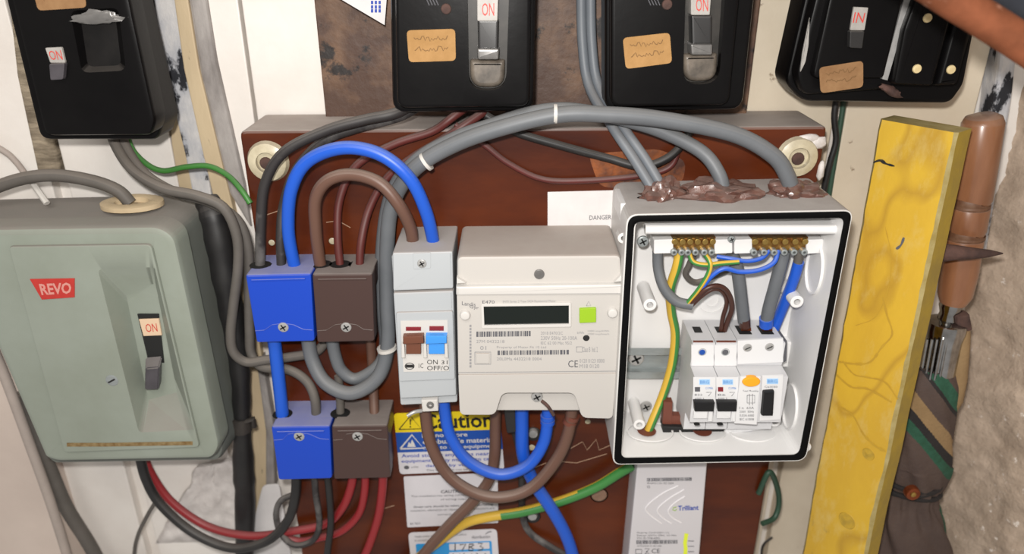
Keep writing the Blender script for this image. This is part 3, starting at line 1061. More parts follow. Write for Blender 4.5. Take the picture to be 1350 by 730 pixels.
# seal below
t2 = thing('seal_block', 'small clear white seal with wire under the isolator', 'seal', P(567, 541, -.11))
obj('block', prism(rp([(555, 528), (577, 527), (578, 542), (557, 543)], 1), -.124, -.112, .001), M['plate_white'], t2, 40)
obj('plug', ycyl(567, 535, -.126, -.122, 5, 12, .3, hole=.5), M['lever_grip'], t2, 40)
bm = tube(cpath([(556, 541, -.115), (546, 543, -.118), (537, 548, -.12)], 4), 2.6 * pxm(545, 545, -.118), 8)
obj('seal_wire', bm, M['steel'], t2, 50)

# ================================================================ ELECTRICITY METER
t = thing('electricity_meter', 'white electronic electricity meter with dark display and green button', 'meter', P(708, 550, -.1))
YM = -.136
obj('upper_body', prism(rp([(602, 338), (819, 336), (821, 384), (602, 384)], [8, 8, 2, 2]), YM + .003, BY, .0035), M['meter_white'], t, 40)
obj('ridge', prism(rp([(601, 378), (821, 375), (821, 389), (601, 390)], 2), YM - .002, BY + .01, .002), M['plate_white'], t, 40)
obj('front_plate', prism(rp([(602, 386), (821, 384), (813, 492), (604, 494)], 2), YM, BY + .008, .001), M['meter_white'], t, 40)
obj('terminal_cover', prism(rp([(604, 494), (813, 492), (808, 549), (804, 552), (767, 551), (757, 518), (662, 518), (653, 547), (610, 547), (606, 543)], [2, 2, 4, 4, 8, 8, 8, 8, 6, 4]), YM - .0006, BY + .006, .0008), M['meter_white'], t, 40)
obj('recess_panel', prism([(655, 514), (764, 514), (764, 541), (655, 541)], YM + .009, BY + .01, .001), M['meter_white'], t)
screw(708, 524, YM + .009, 8, t, 'steel', 'cross', .002)
bm = tube(cpath([(714, 528, YM - .001), (722, 535, YM - .004), (730, 547, YM - .004)], 4), 2.4 * pxm(720, 535, YM), 8)
obj('seal_wire', bm, M['rust'], t, 50)
obj('rivet', ycyl(711, 362, YM + .0015, YM + .006, 7, 18, .2), M['lever_grip'], t, 40)
bm = dish(rp([(634, 401), (753, 399), (753, 431), (635, 433)], 2), [(637.5, 404), (750, 402.5), (750, 427), (638.5, 429)], YM - .0015, YM + .001, YM - .0002, None, 1, 0, .0004)
obj('display', bm, [M['plate_white'], M['lcd']], t, 40, label='black liquid crystal display')
obj('push_button', prism(rp([(764, 407), (786, 406), (786, 425), (764, 426)], 1), YM - .0022, YM, .0006), M['lime'], t, 40, label='lime green push button')
obj('indicator_lamp', ycyl(773, 446, YM - .0008, YM + .001, 4.5, 16, .3), M['ink_black'], t, 40)
for x, y in ((613, 417), (808, 414)):
    obj('cover_screw', ycyl(x, y, YM - .004, YM, 7, 16, .5), M['plate_white'], t, 40)
for q in ([(602, 366), (614, 373), (602, 374)], [(820, 362), (820, 371), (810, 372)]):
    obj('catch', prism(q, YM - .0015, YM + .004, .0006), M['plate_white'], t, 40)
YT = YM - .0002
bm = bmesh.new()
for q in (bq(628, 437, 701, 444, -1), bq(656, 462, 752, 468, -1)):
    obj('barcode', barcode(q, YT, bmesh.new(), 0, 40, int(q[0][0])), M['ink'], t)
obj('approval_mark', text('CE', bq(749, 475, 762, 484), YT), M['ink'], t)
text('E470', bq(636, 396, 652, 400), YT, bm)
text('Landis', bq(609, 397, 627, 402, 2), YT, bm)
text('Gyr', bq(619, 402, 631, 407, 2), YT, bm)
obj('printed_text', bm, M['ink'], t)
bm = bmesh.new()
text('E470 Series 2 Type 5424 Residential Meter', bq(663, 396, 733, 400, -1), YT, bm)
text('27M 0432218', bq(628, 448, 665, 452), YT, bm)
text('Property of Meter Fit 10 Ltd', bq(655, 456, 720, 460), YT, bm)
text('20L0Ma 4432218 0004', bq(655, 471, 714, 475), YT, bm)
text('2018 E470/2C', bq(713, 437, 742, 441), YT, bm)
text('230V 50Hz 20-100A', bq(713, 443, 761, 448), YT, bm)
text('IEC 62 00 Msc 95/2', bq(713, 450, 754, 454), YT, bm)
text('1000 imp/kWh', bq(775, 435, 803, 438), YT, bm)
text('1000 imp/kvarh', bq(775, 439, 803, 442), YT, bm)
text('kWh', bq(761, 437, 770, 440), YT, bm)
text('Class B  Ind. 2', bq(768, 457, 788, 464), YT, bm)
stroke([(760, 457), (768, 457), (768, 464), (760, 464), (760, 457)], YT, .8, bm)
text('0120 0123 0000', bq(764, 473, 797, 478), YT, bm)
text('M18 0120', bq(764, 480, 790, 485), YT, bm)
stroke([(773, 403), (776, 397), (779, 403), (773, 403)], YT, .7, bm)
stroke([(604, 491), (812, 489)], YT, .8, bm)
stroke([(626, 464), (647, 464), (647, 480), (626, 480), (626, 464)], YT, .9, bm)
text('01', bq(633, 456, 641, 461), YT, bm)
for k in range(14):
    flat(bq(619, 428 + k * 4.1, 621.5, 431 + k * 4.1), YT, bm)
obj('small_print', bm, M['ink_soft'], t)
obj('small_window', prism(bq(628, 466, 645, 479), YM - .001, YM, .0003), M['meter_white'], t)

# ================================================================ CONSUMER UNIT
cu = thing('consumer_unit', 'open white plastic consumer unit with black gasket round its rim', 'enclosure', P(940, 610, -.1))
YC, YFL = -.146, -.078
outer = rp([(826, 282), (1126, 276), (1063, 608), (807, 613)], [16, 14, 14, 12], 6)
inner = rp([(838, 291), (1113, 286), (1054, 598), (819, 602)], [9, 9, 10, 8], 5)
obj('enclosure', dish(outer, inner, YC, BY, YFL, None, 1, 1, .001), [M['shell_grey'], M['shell_white']], cu, 40)
# black gasket: a raised band on the rim
g1 = rp([(828, 284), (1124, 278), (1061.5, 606.5), (809, 611.5)], [14, 12, 12, 10], 6)
g2 = rp([(836.5, 292.5), (1113, 287), (1053, 599), (819, 603)], [9, 9, 10, 8], 5)
cx, cy = 958, 445
A = sorted({round(math.atan2(p[1] - cy, p[0] - cx), 4) for p in g1 + g2})
G1 = [raycast(g1, (cx, cy), a) for a in A]
G2 = [raycast(g2, (cx, cy), a) for a in A]
bm = bmesh.new()
lp = []
for f, y in ((0, YC + .0003), (.06, YC - .001), (.5, YC - .0013), (.94, YC - .001), (1, YC + .0003)):
    lp.append([P(p[0] * (1 - f) + q[0] * f, p[1] * (1 - f) + q[1] * f, y) for p, q in zip(G1, G2)])
loft(bm, lp, False, False)
fixn(bm)
obj('gasket', bm, M['gasket'], cu, 60, label='black rubber gasket')
# inner lip along the top
pa, pb = P(846, 300, -.12), P(1104, 296, -.12)
zl = zf(975, 302, -.134)
obj('inner_lip', boxw((pa.x, -.134, zl), (pb.x, -.078, zl + .0035)), M['shell_white'], cu)
bm = bmesh.new()
tube([Vector((pa.x, -.134, zl)), Vector((pb.x, -.134, zl))], .0038, 12, bm)
obj('lip_roll', bm, M['shell_white'], cu, 60)
for x, y, Yf, r in ((857, 402, -.115, 9), (1051, 398, -.115, 9), (843, 560, -.115, 8), (1022, 556, -.11, 8)):
    obj('screw_post', ycyl(x, y, Yf, YFL - .001, r, 18, .15, hole=.5), M['shell_white'], cu, 40)
# knock-out rings on the floor of the box: bottom wall, side and back
zb = P(940, 600, YC).z + .0006
for x in (856, 925, 990):
    c = P(x, 578, -.113)
    bm = bmesh.new()
    lp = [[Vector((c.x + r * math.cos(i * math.pi / 16), -.113 + r * .72 * math.sin(i * math.pi / 16), zb + h)) for i in range(32)] for r, h in ((.021, 0), (.021, .0012), (.0195, .0012), (.0195, 0))]
    loft(bm, lp, False, False)
    fixn(bm)
    obj('knockout_ring', bm, M['shell_white'], cu, 50)
for x, y in ((852, 578), (925, 578)):
    c = P(x, y, -.113)
    bm = bmesh.new()
    bm.faces.new([bm.verts.new((c.x + .0085 * math.cos(i * math.pi / 10), -.112 + .0085 * math.sin(i * math.pi / 10), zb + .0008)) for i in range(20)])
    obj('cable_hole', bm, M['terracotta'], cu, label='open round hole showing the brown board')
cyr = P(1085, 480, -.112)
for (xx, yy) in ((1072, 350), (1058, 530)):
    c = P(xx, yy, -.105)
    xi = P(1054 + (598 - yy) * .19, yy, YC).x - .0012
    bm = bmesh.new()
    lp = [[Vector((xi - h + (-.0) , -.112 + r * .75 * math.cos(i * math.pi / 16), c.z + r * math.sin(i * math.pi / 16))) for i in range(32)] for r, h in ((.022, -.003), (.022, .001), (.0205, .001), (.0205, -.003))]
    loft(bm, lp, False, False)
    fixn(bm)
    obj('knockout_ring', bm, M['shell_white'], cu, 50)
for q in ((938, 395, 20), (938, 395, 11)):
    c = P(q[0], q[1], YFL)
    s = pxm(q[0], q[1], YFL)
    bm = bmesh.new()
    lp = [[Vector((c.x + r * s * math.cos(i * math.pi / 16), YFL + h, c.z + r * s * math.sin(i * math.pi / 16))) for i in range(32)] for r, h in ((q[2], .0005), (q[2], -.0012), (q[2] - 2, -.0012), (q[2] - 2, .0005))]
    loft(bm, lp, False, False)
    fixn(bm)
    obj('knockout_ring', bm, M['shell_white'], cu, 50)
obj('fixing_ear', ycyl(822, 314, -.135, -.125, 8, 16, .2, hole=.45), M['shell_grey'], cu, 40)
obj('hinge_pin', prism(rp([(818, 268), (826, 268), (826, 310), (818, 308)], 2), -.118, -.08, .001), M['shell_white'], cu, 40)
obj('fixing_ear', ycyl(1062, 590, -.135, -.125, 8, 16, .2, hole=.45), M['shell_white'], cu, 40)
obj('rail_step', prism([(1026, 452), (1062, 450), (1056, 484), (1026, 484)], -.09, YFL - .0, .001), M['shell_white'], cu)
screw(852, 537, YFL - .002, 8, cu, 'steel')

# DIN rail
t = thing('mounting_rail', 'zinc plated mounting rail across the inside of the consumer unit', 'rail', P(935, 495, -.082))
z0, z1 = P(860, 498, -.086).z, P(860, 458, -.086).z
x0, x1 = P(823, 478, -.086).x, P(1040, 478, -.086).x
bm = profile(x0, x1, [(-.0795, z0 + .006), (-.0795, z1 - .006), (-.0865, z1 - .006), (-.0865, z1), (-.0875, z1), (-.0875, z1 - .007), (-.0805, z1 - .007), (-.0805, z0 + .007), (-.0875, z0 + .007), (-.0875, z0), (-.0865, z0), (-.0865, z0 + .006)])
obj('rail', bm, M['zinc'], t)
screw(839, 474, -.0815, 11, t, 'steel', 'cross', .002)

# terminal bars
def termbar(label, xa, xb, nsc, carr, seed):
    t = thing('terminal_bar', label, 'terminal bar', P((xa + xb) / 2, 335, -.115), 'brass terminal bars in the enclosure')
    YB = -.118
    for (a, b) in carr:
        obj('carrier', prism(rp([(a, 316), (b, 315), (b, 334), (a, 335)], 2), YB, -.1, .001), M['shell_white'], t, 40)
    rnd = random.Random(seed)
    obj('brass_body', prism([(xa, 314), (xb, 313), (xb, 330), (xa, 331)], YB + .002, -.104, .001), M['brass_old'], t)
    for k in range(nsc):
        x = xa + 6 + (xb - xa - 10) * k / (nsc - 1)
        bm = ycyl(x, 319, YB - .001, YB + .004, 4.4, 12, .3)
        obj('terminal_screw', bm, M['brass'], t, 40)
        obj('clamp_screw', ycyl(x - 2 + rnd.uniform(-1, 1), 333, YB - .003, YB + .004, 4.6, 12, .3, hole=.4), M['zinc'], t, 40)
    return t


termbar('brass earth terminal bar, left one inside the consumer unit', 884, 944, 6, [(862, 888), (942, 966)], 2)
termbar('brass neutral terminal bar, right one inside the consumer unit', 990, 1066, 6, [(968, 992), (1063, 1086)], 5)
screw(1089, 315, -.112, 7, cu, 'zinc')
screw(965, 316, -.12, 5, cu, 'zinc')
screw(848, 319, -.112, 8, cu, 'zinc')

# circuit breakers
YS, YN, YBk = -.122, -.139, -.0885
zt = zf(960, 452, YS)
zsb = zf(960, 483, YS)
zn1 = zsb + .001
zn0 = zf(960, 558, YN)
zb0 = zf(960, 566, YS)


def module(name, label, cat, xa, xb, group=None):
    X0, X1 = P(xa, 470, YS).x, P(xb, 470, YS).x
    g = .0003
    t = thing(name, label, cat, ((X0 + X1) / 2, -.11, zb0), group)
    bm = profile(X0 + g, X1 - g, [(YBk, zb0), (YS, zb0), (YS, zn0), (YN, zn0 + .001), (YN, zn1 - .001), (YS + .001, zn1), (YS, zn1 + .001), (YS, zt), (-.079, zt), (-.079, zt - .03), (YBk, zt - .034)])
    bmesh.ops.bevel(bm, geom=[e for e in bm.edges if abs(e.verts[0].co.x - e.verts[1].co.x) > .001], offset=.0006, segments=2, affect='EDGES')
    obj('body', bm, M['module_grey'], t, 40)
    return t, X0, X1


def mark(t, q, Y, s='BRG'):
    lg = obj('logo', prism(q, Y - .0003, Y), M['logo_blue'], t)
    x0, y0 = q[0]
    x1, y1 = q[2]
    obj('lettering', text(s, bq(x0 + 1.2, y0 + 1.5, x1 - 1.2, y1 - 1.5), Y - .0005), M['logo_text'], lg)


for xa, xb, dx, nm in ((911, 941.5, 0, 'left circuit breaker with black toggle, beside the rail'), (941.5, 971.5, 30, 'second circuit breaker with black toggle, beside the amber button')):
    t, X0, X1 = module('circuit_breaker', nm, 'circuit breaker', xa, xb, 'small circuit breakers')
    X, o = xa, 0
    obj('front_label', prism([(xa + 3, 497), (xb + 1.5, 497), (xb + 1.5, 530), (xa + 3, 530)], YN - .0004, YN), M['module_white'], t)
    obj('shelf_plate', prism([(xa + .5, 455), (xb - .5, 455), (xb - .5, 482), (xa + .5, 482)], YS - .0008, YS + .001), M['module_white'], t)
    obj('screw_hole', ycyl(xa + 15, 464, YS - .001, YS, 5.4, 16, 0, hole=.86), M['zinc'], t, 40)
    obj('screw_head', ycyl(xa + 15, 464.5, YS - .0013, YS, 4.4, 14, .3), M['ink' if dx else 'sticker_blue'], t, 40)
    mark(t, bq(xa + 11, 500, xa + 25, 507), YN - .0004)
    tg = obj('toggle', prism(rp([(xa + 4, 530), (xb + 1, 530), (xb, 543), (xa + 5, 543)], 1), YN - .005, YN, .0012), M['black_toggle'], t, 40)
    obj('toggle_tail', prism(rp([(xa + 4, 541), (xa + 23, 541), (xa + 22, 552), (xa + 3, 552)], 1), YN - .003, YN, .001), M['module_white'], t, 40)
    obj('toggle_guard', prism(rp([(xa + 24, 534), (xa + 30, 534), (xa + 29, 556), (xa + 22, 556)], 1), YN - .003, YN, .001), M['module_white'], t, 40)
    bm = bmesh.new()
    flat(bq(xa + 5, 510, xa + 12, 516), YN - .0006, bm, 1 if dx else 0)
    text('B32' if not dx else 'B6', bq(xa + 5, 519, xa + 15, 521.5), YN - .0006, bm)
    text('6000 3', bq(xa + 5, 524, xa + 17, 527), YN - .0006, bm)
    text('CUMB6', bq(xa + 19, 510, xa + 29, 513), YN - .0006, bm, 2)
    stroke([(xa + 20, 517), (xa + 27, 517), (xa + 23, 522)], YN - .0006, .7, bm)
    obj('printed_text', bm, [M['ink'], M['window_red'], M['logo_text']], t)
    # terminal opening on the top
    zz = zt + .0002
    xm = (X0 + X1) / 2
    bm = bmesh.new()
    bm.faces.new([bm.verts.new(p) for p in ((xm - .004, -.104, zz), (xm + .003, -.104, zz), (xm + .003, -.093, zz), (xm - .004, -.093, zz))])
    obj('terminal_opening', bm, M['slot'], t)
    bm = boxw((X0 + .001, -.121, zt), (X1 - .002, -.119, zt + .0008))
    obj('lip', bm, M['terracotta'], t)
    obj('foot_notch', ycyl(xa + 8, 559.5, YN - .0002, YN + .002, 4, 12, 0, ry=.4), M['slot'], t)

t, X0, X1 = module('residual_current_breaker', 'double width trip switch with amber test button and black rocker', 'circuit breaker', 971.5, 1033)
obj('front_label', prism([(976, 497), (1003, 497), (998, 560), (968, 558)], YN - .0025, YN, .0006), M['module_white'], t, 40)
obj('rocker_plate', prism([(1005, 496), (1033, 495), (1029, 553), (1001, 555)], YN - .002, YN, .0006), M['module_white'], t, 40)
obj('shelf_plate', prism([(972.5, 449), (1032.5, 446), (1032.5, 477), (972.5, 480)], YS - .0012, YS + .001), M['module_white'], t)
obj('test_button', ycyl(991, 504, YN - .0045, YN, 12, 24, .2, ry=.62), M['amber'], t, 40, label='amber oval test button')
obj('rocker', prism(rp([(1007, 517), (1022, 516), (1020, 549), (1004, 549)], 2), YN - .006, YN, .002), M['black_toggle'], t, 40)
for x, y in ((986, 459), (1015, 458)):
    screw(x, y, YS - .0012, 6, t, 'steel', 'line')
mark(t, bq(1011, 499, 1026, 506), YN - .002)
bm = bmesh.new()
text('Test Monthly', bq(979, 514, 1000, 517), YN - .0027, bm)
stroke([(985, 521), (995, 521), (995, 531), (985, 531), (985, 521)], YN - .0027, .7, bm)
stroke([(988, 519), (988, 534)], YN - .0027, .7, bm)
stroke([(992, 519), (992, 534)], YN - .0027, .7, bm)
for k, s_ in enumerate(('I n  63A', '230V  50Hz', '0.03A 6000', 'IEC 61008')):
    text(s_, bq(975, 536 + k * 5, 994, 539 + k * 5), YN - .0027, bm)
text('C63030', bq(1008, 508.5, 1025, 511), YN - .0022, bm)
obj('printed_text', bm, M['ink'], t)
for xm in (X0 + (X1 - X0) * .27, X0 + (X1 - X0) * .75):
    bm = bmesh.new()
    bm.faces.new([bm.verts.new(p) for p in ((xm - .006, -.107, zt + .0002), (xm + .005, -.107, zt + .0002), (xm + .005, -.091, zt + .0002), (xm - .006, -.091, zt + .0002))])
    obj('terminal_opening', bm, M['slot'], t)
    obj('lip', boxw((xm - .008, -.121, zt), (xm + .006, -.119, zt + .0012)), M['module_white'], t)
obj('rail_clip', prism([(1033, 450), (1038, 450), (1037, 476), (1033, 478)], -.112, -.09, .0005), M['ink'], t)
# busbar below the modules
t = thing('comb_busbar', 'comb busbar with brown end under the breakers', 'busbar', P(920, 572, -.105))
obj('bar', prism([(874, 562), (966, 566), (966, 575), (874, 571)], -.112, -.098, .001), M['ink_black'], t)
obj('brown_tab', prism([(875, 530), (887, 530), (886, 562), (873, 562)], -.108, -.100, .0008), M['terracotta'], t, 40, label='brown insulated tab')
obj('brown_foot', prism([(884, 548), (905, 549), (905, 563), (884, 562)], -.1075, -.100, .0008), M['terracotta'], t, 40, label='brown insulated foot')
obj('white_cover', prism([(956, 562), (1012, 558), (1010, 566), (956, 573)], -.114, -.098, .001), M['module_white'], t)
tag(obj('cable_plug', ycyl(983, 572, -.112, -.095, 10, 18, .3), M['blue_cable'], None, 40), 'blue cable end under the amber button trip switch', 'plug')

# mastic seals on top of the enclosure
ztop = P(950, 281, YC).z
for k, (x, rx, ry_, h, lab) in enumerate(((872, .015, .014, .015, 'lump of glossy brown mastic where the flat cables enter the enclosure'),
                                           (950, .031, .017, .013, 'wide lump of brown mastic in the middle of the enclosure top'),
                                           (1046, .022, .014, .013, 'lump of brown mastic at the right of the enclosure top'))):
    bm = bmesh.new()
    bmesh.ops.create_icosphere(bm, subdivisions=4, radius=1)
    c = P(x, 256, -.106)
    for v in bm.verts:
        d = 1 + .45 * mnoise.fractal(v.co * 1.9 + Vector((k * 7.3, 1, 2)), 1, 2, 3)
        v.co = Vector((c.x + v.co.x * rx * d, -.106 + v.co.y * ry_ * d, ztop + max(-.0002, v.co.z * h * d)))
    tag(obj('mastic_seal', bm, M['mastic'], None, 35), lab, 'sealant', 'brown mastic seals')

# ================================================================ CABLES
DK = 'cables on the meter board'
cable('sheathed_cable', 'grey painted cable from fuse box to first hole of the upper blue connector', [(562, 126, -.052), (524, 148, -.080), (480, 158, -.084), (430, 172, -.086), (375, 200, -.088), (350, 240, -.087), (344, 290, -.086), (343, 352, -.086)], 14, M['painted_black'])
cable('sheathed_cable', 'dark cable behind the blue arch into the upper blue connector', [(566, 130, -.05), (528, 153, -.0695), (470, 169, -.071), (425, 187, -.071), (390, 225, -.073), (374, 270, -.078), (370, 310, -.084), (371, 352, -.086)], 13, M['painted_black'])
cable('meter_tail', 'blue arching cable from upper blue connector to isolator', [(391, 358, -.087), (386, 340, -.089), (380, 300, -.094), (384, 250, -.1), (405, 213, -.104), (450, 195, -.110), (500, 203, -.114), (540, 235, -.114), (562, 280, -.107), (573, 326, -.096)], 18, M['blue_cable'])
cable('meter_tail', 'brown arching cable under the blue arch from upper brown connector to isolator', [(424, 358, -.087), (420, 335, -.089), (416, 300, -.094), (416, 262, -.098), (432, 238, -.1), (463, 230, -.101), (500, 241, -.105), (526, 270, -.106), (541, 300, -.1), (545, 326, -.094)], 17, M['brown_cable'])
cable('sheathed_cable', 'dark red cable into the middle of the upper brown connector', [(449, 356, -.087), (445, 310, -.083), (448, 262, -.076), (470, 218, -.070), (520, 190, -.069), (570, 173, -.069), (600, 152, -.068), (640, 124, -.05)], 11, M['maroon_cable'])
cable('sheathed_cable', 'dark red cable into the right end of the upper brown connector', [(474, 356, -.087), (476, 320, -.083), (487, 275, -.074), (510, 235, -.069), (545, 207, -.069), (580, 186, -.069), (612, 165, -.069), (655, 136, -.056)], 11, M['maroon_cable'])
ga = [(1046, 262, -.108), (1038, 232, -.108), (1018, 204, -.107), (965, 176, -.106), (870, 157, -.105), (800, 151, -.105), (740, 151, -.105), (670, 166, -.103), (600, 190, -.1), (545, 224, -.096), (517, 270, -.091), (510, 330, -.088), (510, 400, -.088), (511, 455, -.09), (498, 497, -.095), (464, 518, -.098), (430, 505, -.094), (412, 475, -.087), (405, 440, -.083)]
cable('sheathed_cable', 'thick grey cable arching over the meter and looping round to the blue connector', ga, 21, M['grey_cable'], n=16)
gb = [(956, 262, -.108), (948, 230, -.104), (925, 200, -.096), (875, 174, -.09), (825, 158, -.088), (785, 149, -.088), (742, 144, -.088), (700, 149, -.088), (650, 164, -.087), (600, 182, -.085), (548, 212, -.082), (516, 255, -.077), (504, 320, -.0725), (503, 400, -.0725), (508, 450, -.0755), (500, 480, -.082), (470, 499, -.084), (450, 488, -.084), (441, 465, -.084), (437, 440, -.083)]
cable('sheathed_cable', 'second grey cable behind the thick one, looping to the brown connector', gb, 18, M['grey_cable'], n=16)
t = thing('flat_cable', 'grey flat twin cable falling between the fuse boxes to the mastic', 'cable', P(874, 262, -.106))
for dx in (0, 12.5):
    cable('strand', None, [(765 + dx, -200, -.034), (766 + dx, -20, -.034), (768 + dx, 60, -.036), (777 + dx, 115, -.045), (806 + dx * 1.1, 165, -.078), (836 + dx * 1.2, 210, -.094), (862 + dx * 1.1, 252, -.106), (868 + dx, 262, -.106)], 13.5, M['grey_flat_cable'], t)
cable('sheathed_cable', 'black wire slanting behind the grey arch to the mastic', [(640, 152, -.07), (680, 174, -.0705), (740, 192, -.071), (800, 208, -.071), (845, 219, -.076), (880, 208, -.076), (902, 186, -.072), (915, 160, -.07)], 11, M['black_cable'])
cable('sheathed_cable', 'thin dark red wire sagging under the grey arch above the meter', [(600, 164, -.069), (640, 192, -.069), (670, 215, -.069), (715, 236, -.069), (770, 238, -.069), (840, 232, -.069), (880, 222, -.069), (893, 200, -.069), (890, 176, -.069)], 8, M['maroon_cable'])
for x, y, w_, h_, Y, lab in ((732, 150, 3.2, 15, -.1045, 'pale plastic tie on the top of the grey arch'), (562, 213, 3.5, 11, -.0975, 'pale plastic tie on the left shoulder of the grey arch'), (510, 459, 7, 3.5, -.0905, 'pale plastic tie on the grey cable beside the isolator')):
    s = pxm(x, y, Y)
    bm = bmesh.new()
    c = P(x, y, Y)
    R = 12 * s
    if y < 200:
        tdir = Vector((1, 0, 0))
    elif y < 300:
        tdir = Vector((.82, 0, .57))
    else:
        tdir = Vector((-.15, 0, 1))
    side = tdir.cross(Vector((0, 1, 0))).normalized()
    lp = []
    for k in (-1, 1):
        lp.append([c + tdir * (k * 2.2 * s) + (side * math.cos(i * math.pi / 10) + Vector((0, 1, 0)) * math.sin(i * math.pi / 10)) * (R * (1.5 if (i in (5,)) else 1.08)) for i in range(20)])
    loft(bm, lp)
    fixn(bm)
    tag(obj('cable_tie', bm, M['nylon'], None, 40), lab, 'cable tie', 'plastic cable ties')

# from the left fuse box
cable('sheathed_cable', 'thick grey cable from the leftmost fuse box bending down beside the black cable', [(140, 150, -.03), (152, 190, -.045), (176, 225, -.062), (215, 248, -.078), (260, 258, -.083), (295, 274, -.083), (312, 310, -.08), (314, 350, -.08), (308, 400, -.08), (304, 440, -.08), (308, 464, -.080), (325, 477, -.078), (352, 474, -.077), (385, 470, -.077), (415, 464, -.076), (430, 450, -.073)], 13, M['old_grey_cable'])
cable('sheathed_cable', 'grey cable running beside it down to the lower blue connector', [(152, 150, -.028), (165, 192, -.042), (190, 228, -.056), (230, 253, -.064), (275, 266, -.066), (313, 290, -.068), (327, 330, -.068), (328, 385, -.068), (329, 435, -.0675), (331, 465, -.068), (345, 483, -.073), (380, 487, -.076), (404, 502, -.08), (415, 525, -.085), (417, 552, -.086)], 13, M['old_grey_cable'])
cable('earth_wire', 'green earth wire from the leftmost fuse box to the board', [(168, 160, -.028), (172, 192, -.036), (192, 215, -.042), (215, 225, -.044), (245, 220, -.046), (275, 219, -.048), (300, 231, -.055), (318, 250, -.068), (330, 268, -.072)], 7.5, M['green_cable'], cat='wire')
bm = ycyl(317, 343, -.07, -.06, 6, 14, .4)
tag(obj('cable_clip', bm, M['lever_grip'], None, 40), 'round grey cable clip left of the upper blue connector', 'clip')

# between connectors
cable('meter_tail', 'short straight blue cable joining upper and lower blue connectors', [(360, 440, -.088), (363, 460, -.088), (368, 505, -.088), (373, 552, -.088)], 17, M['blue_cable'])
cable('meter_tail', 'short brown cable joining upper and lower brown connectors', [(488, 440, -.0725), (490, 470, -.0715), (492, 510, -.076), (494, 552, -.087)], 13, M['brown_cable'])
cable('sheathed_cable', 'short grey cable end standing in the lower brown connector', [(446, 495, -.082), (448, 520, -.084), (449, 552, -.086)], 11, M['old_grey_cable'])

# lower left
cable('sheathed_cable', 'red cable sagging from under the grey green box to the board', [(188, 590, -.048), (198, 622, -.048), (227, 662, -.050), (275, 694, -.054), (330, 706, -.066), (385, 700, -.073), (430, 690, -.074), (452, 668, -.08), (463, 640, -.084), (466, 615, -.086)], 11, M['red_cable'])
cable('sheathed_cable', 'black cable sagging from under the grey green box to the lower blue connector', [(182, 590, -.062), (192, 630, -.062), (212, 665, -.064), (255, 702, -.068), (305, 722, -.075), (350, 714, -.083), (378, 688, -.085), (389, 655, -.086), (391, 615, -.086)], 12, M['black_cable'])
cable('sheathed_cable', 'thin grey wire hanging from the black cable under the grey green box', [(206, 660, -.052), (195, 678, -.04), (182, 705, -.03), (177, 732, -.02), (176, 790, -.02)], 5, M['old_grey_cable'])
cable('sheathed_cable', 'dark wire curling under the lower blue connector', [(413, 615, -.087), (416, 650, -.088), (421, 690, -.087), (412, 712, -.084), (388, 718, -.084), (370, 702, -.074), (364, 678, -.073), (370, 660, -.071), (386, 652, -.069)], 8, M['painted_black'])
cable('sheathed_cable', 'black twisted wire falling from lower blue connector out of view', [(430, 615, -.086), (434, 650, -.086), (436, 690, -.086), (431, 735, -.084), (428, 800, -.082)], 9, M['black_cable'])
cable('sheathed_cable', 'red cable in the middle below the lower brown connector', [(481, 615, -.086), (481, 645, -.083), (473, 677, -.078), (450, 700, -.075), (420, 709, -.073), (395, 713, -.0705), (374, 707, -.0695)], 10, M['red_cable'])
cable('sheathed_cable', 'red cable at the right below the lower brown connector', [(505, 615, -.086), (504, 645, -.084), (499, 680, -.08), (488, 715, -.077), (476, 745, -.076), (460, 800, -.076)], 11, M['red_cable'])

# below the meter
cable('meter_tail', 'blue U shaped cable between isolator and meter', [(584, 512, -.1), (586, 540, -.1), (594, 575, -.101), (618, 608, -.103), (658, 625, -.104), (695, 614, -.104), (716, 585, -.103), (722, 552, -.102), (722, 518, -.1)], 15.5, M['blue_cable'])
cable('meter_tail', 'brown U shaped cable below the blue one between isolator and meter', [(560, 512, -.1), (561, 545, -.1), (568, 585, -.102), (590, 625, -.104), (625, 649, -.106), (662, 655, -.107), (700, 643, -.107), (732, 608, -.106), (749, 570, -.104), (756, 520, -.1)], 15.5, M['brown_cable'])
cable('meter_tail', 'brown cable from the meter slanting down left over the stickers', [(654, 520, -.084), (653, 560, -.084), (652, 600, -.085), (645, 632, -.088), (622, 662, -.09), (590, 694, -.09), (555, 735, -.089), (520, 790, -.089)], 14.5, M['brown_cable'])
cable('meter_tail', 'blue cable from the meter falling to the lower right', [(688, 515, -.094), (688, 560, -.093), (690, 600, -.091), (703, 634, -.0905), (728, 672, -.0905), (746, 705, -.089), (757, 740, -.088), (768, 800, -.088)], 17, M['blue_cable'])


def eg(i, j):
    return 1 if j in (3, 4, 5, 6) else 0


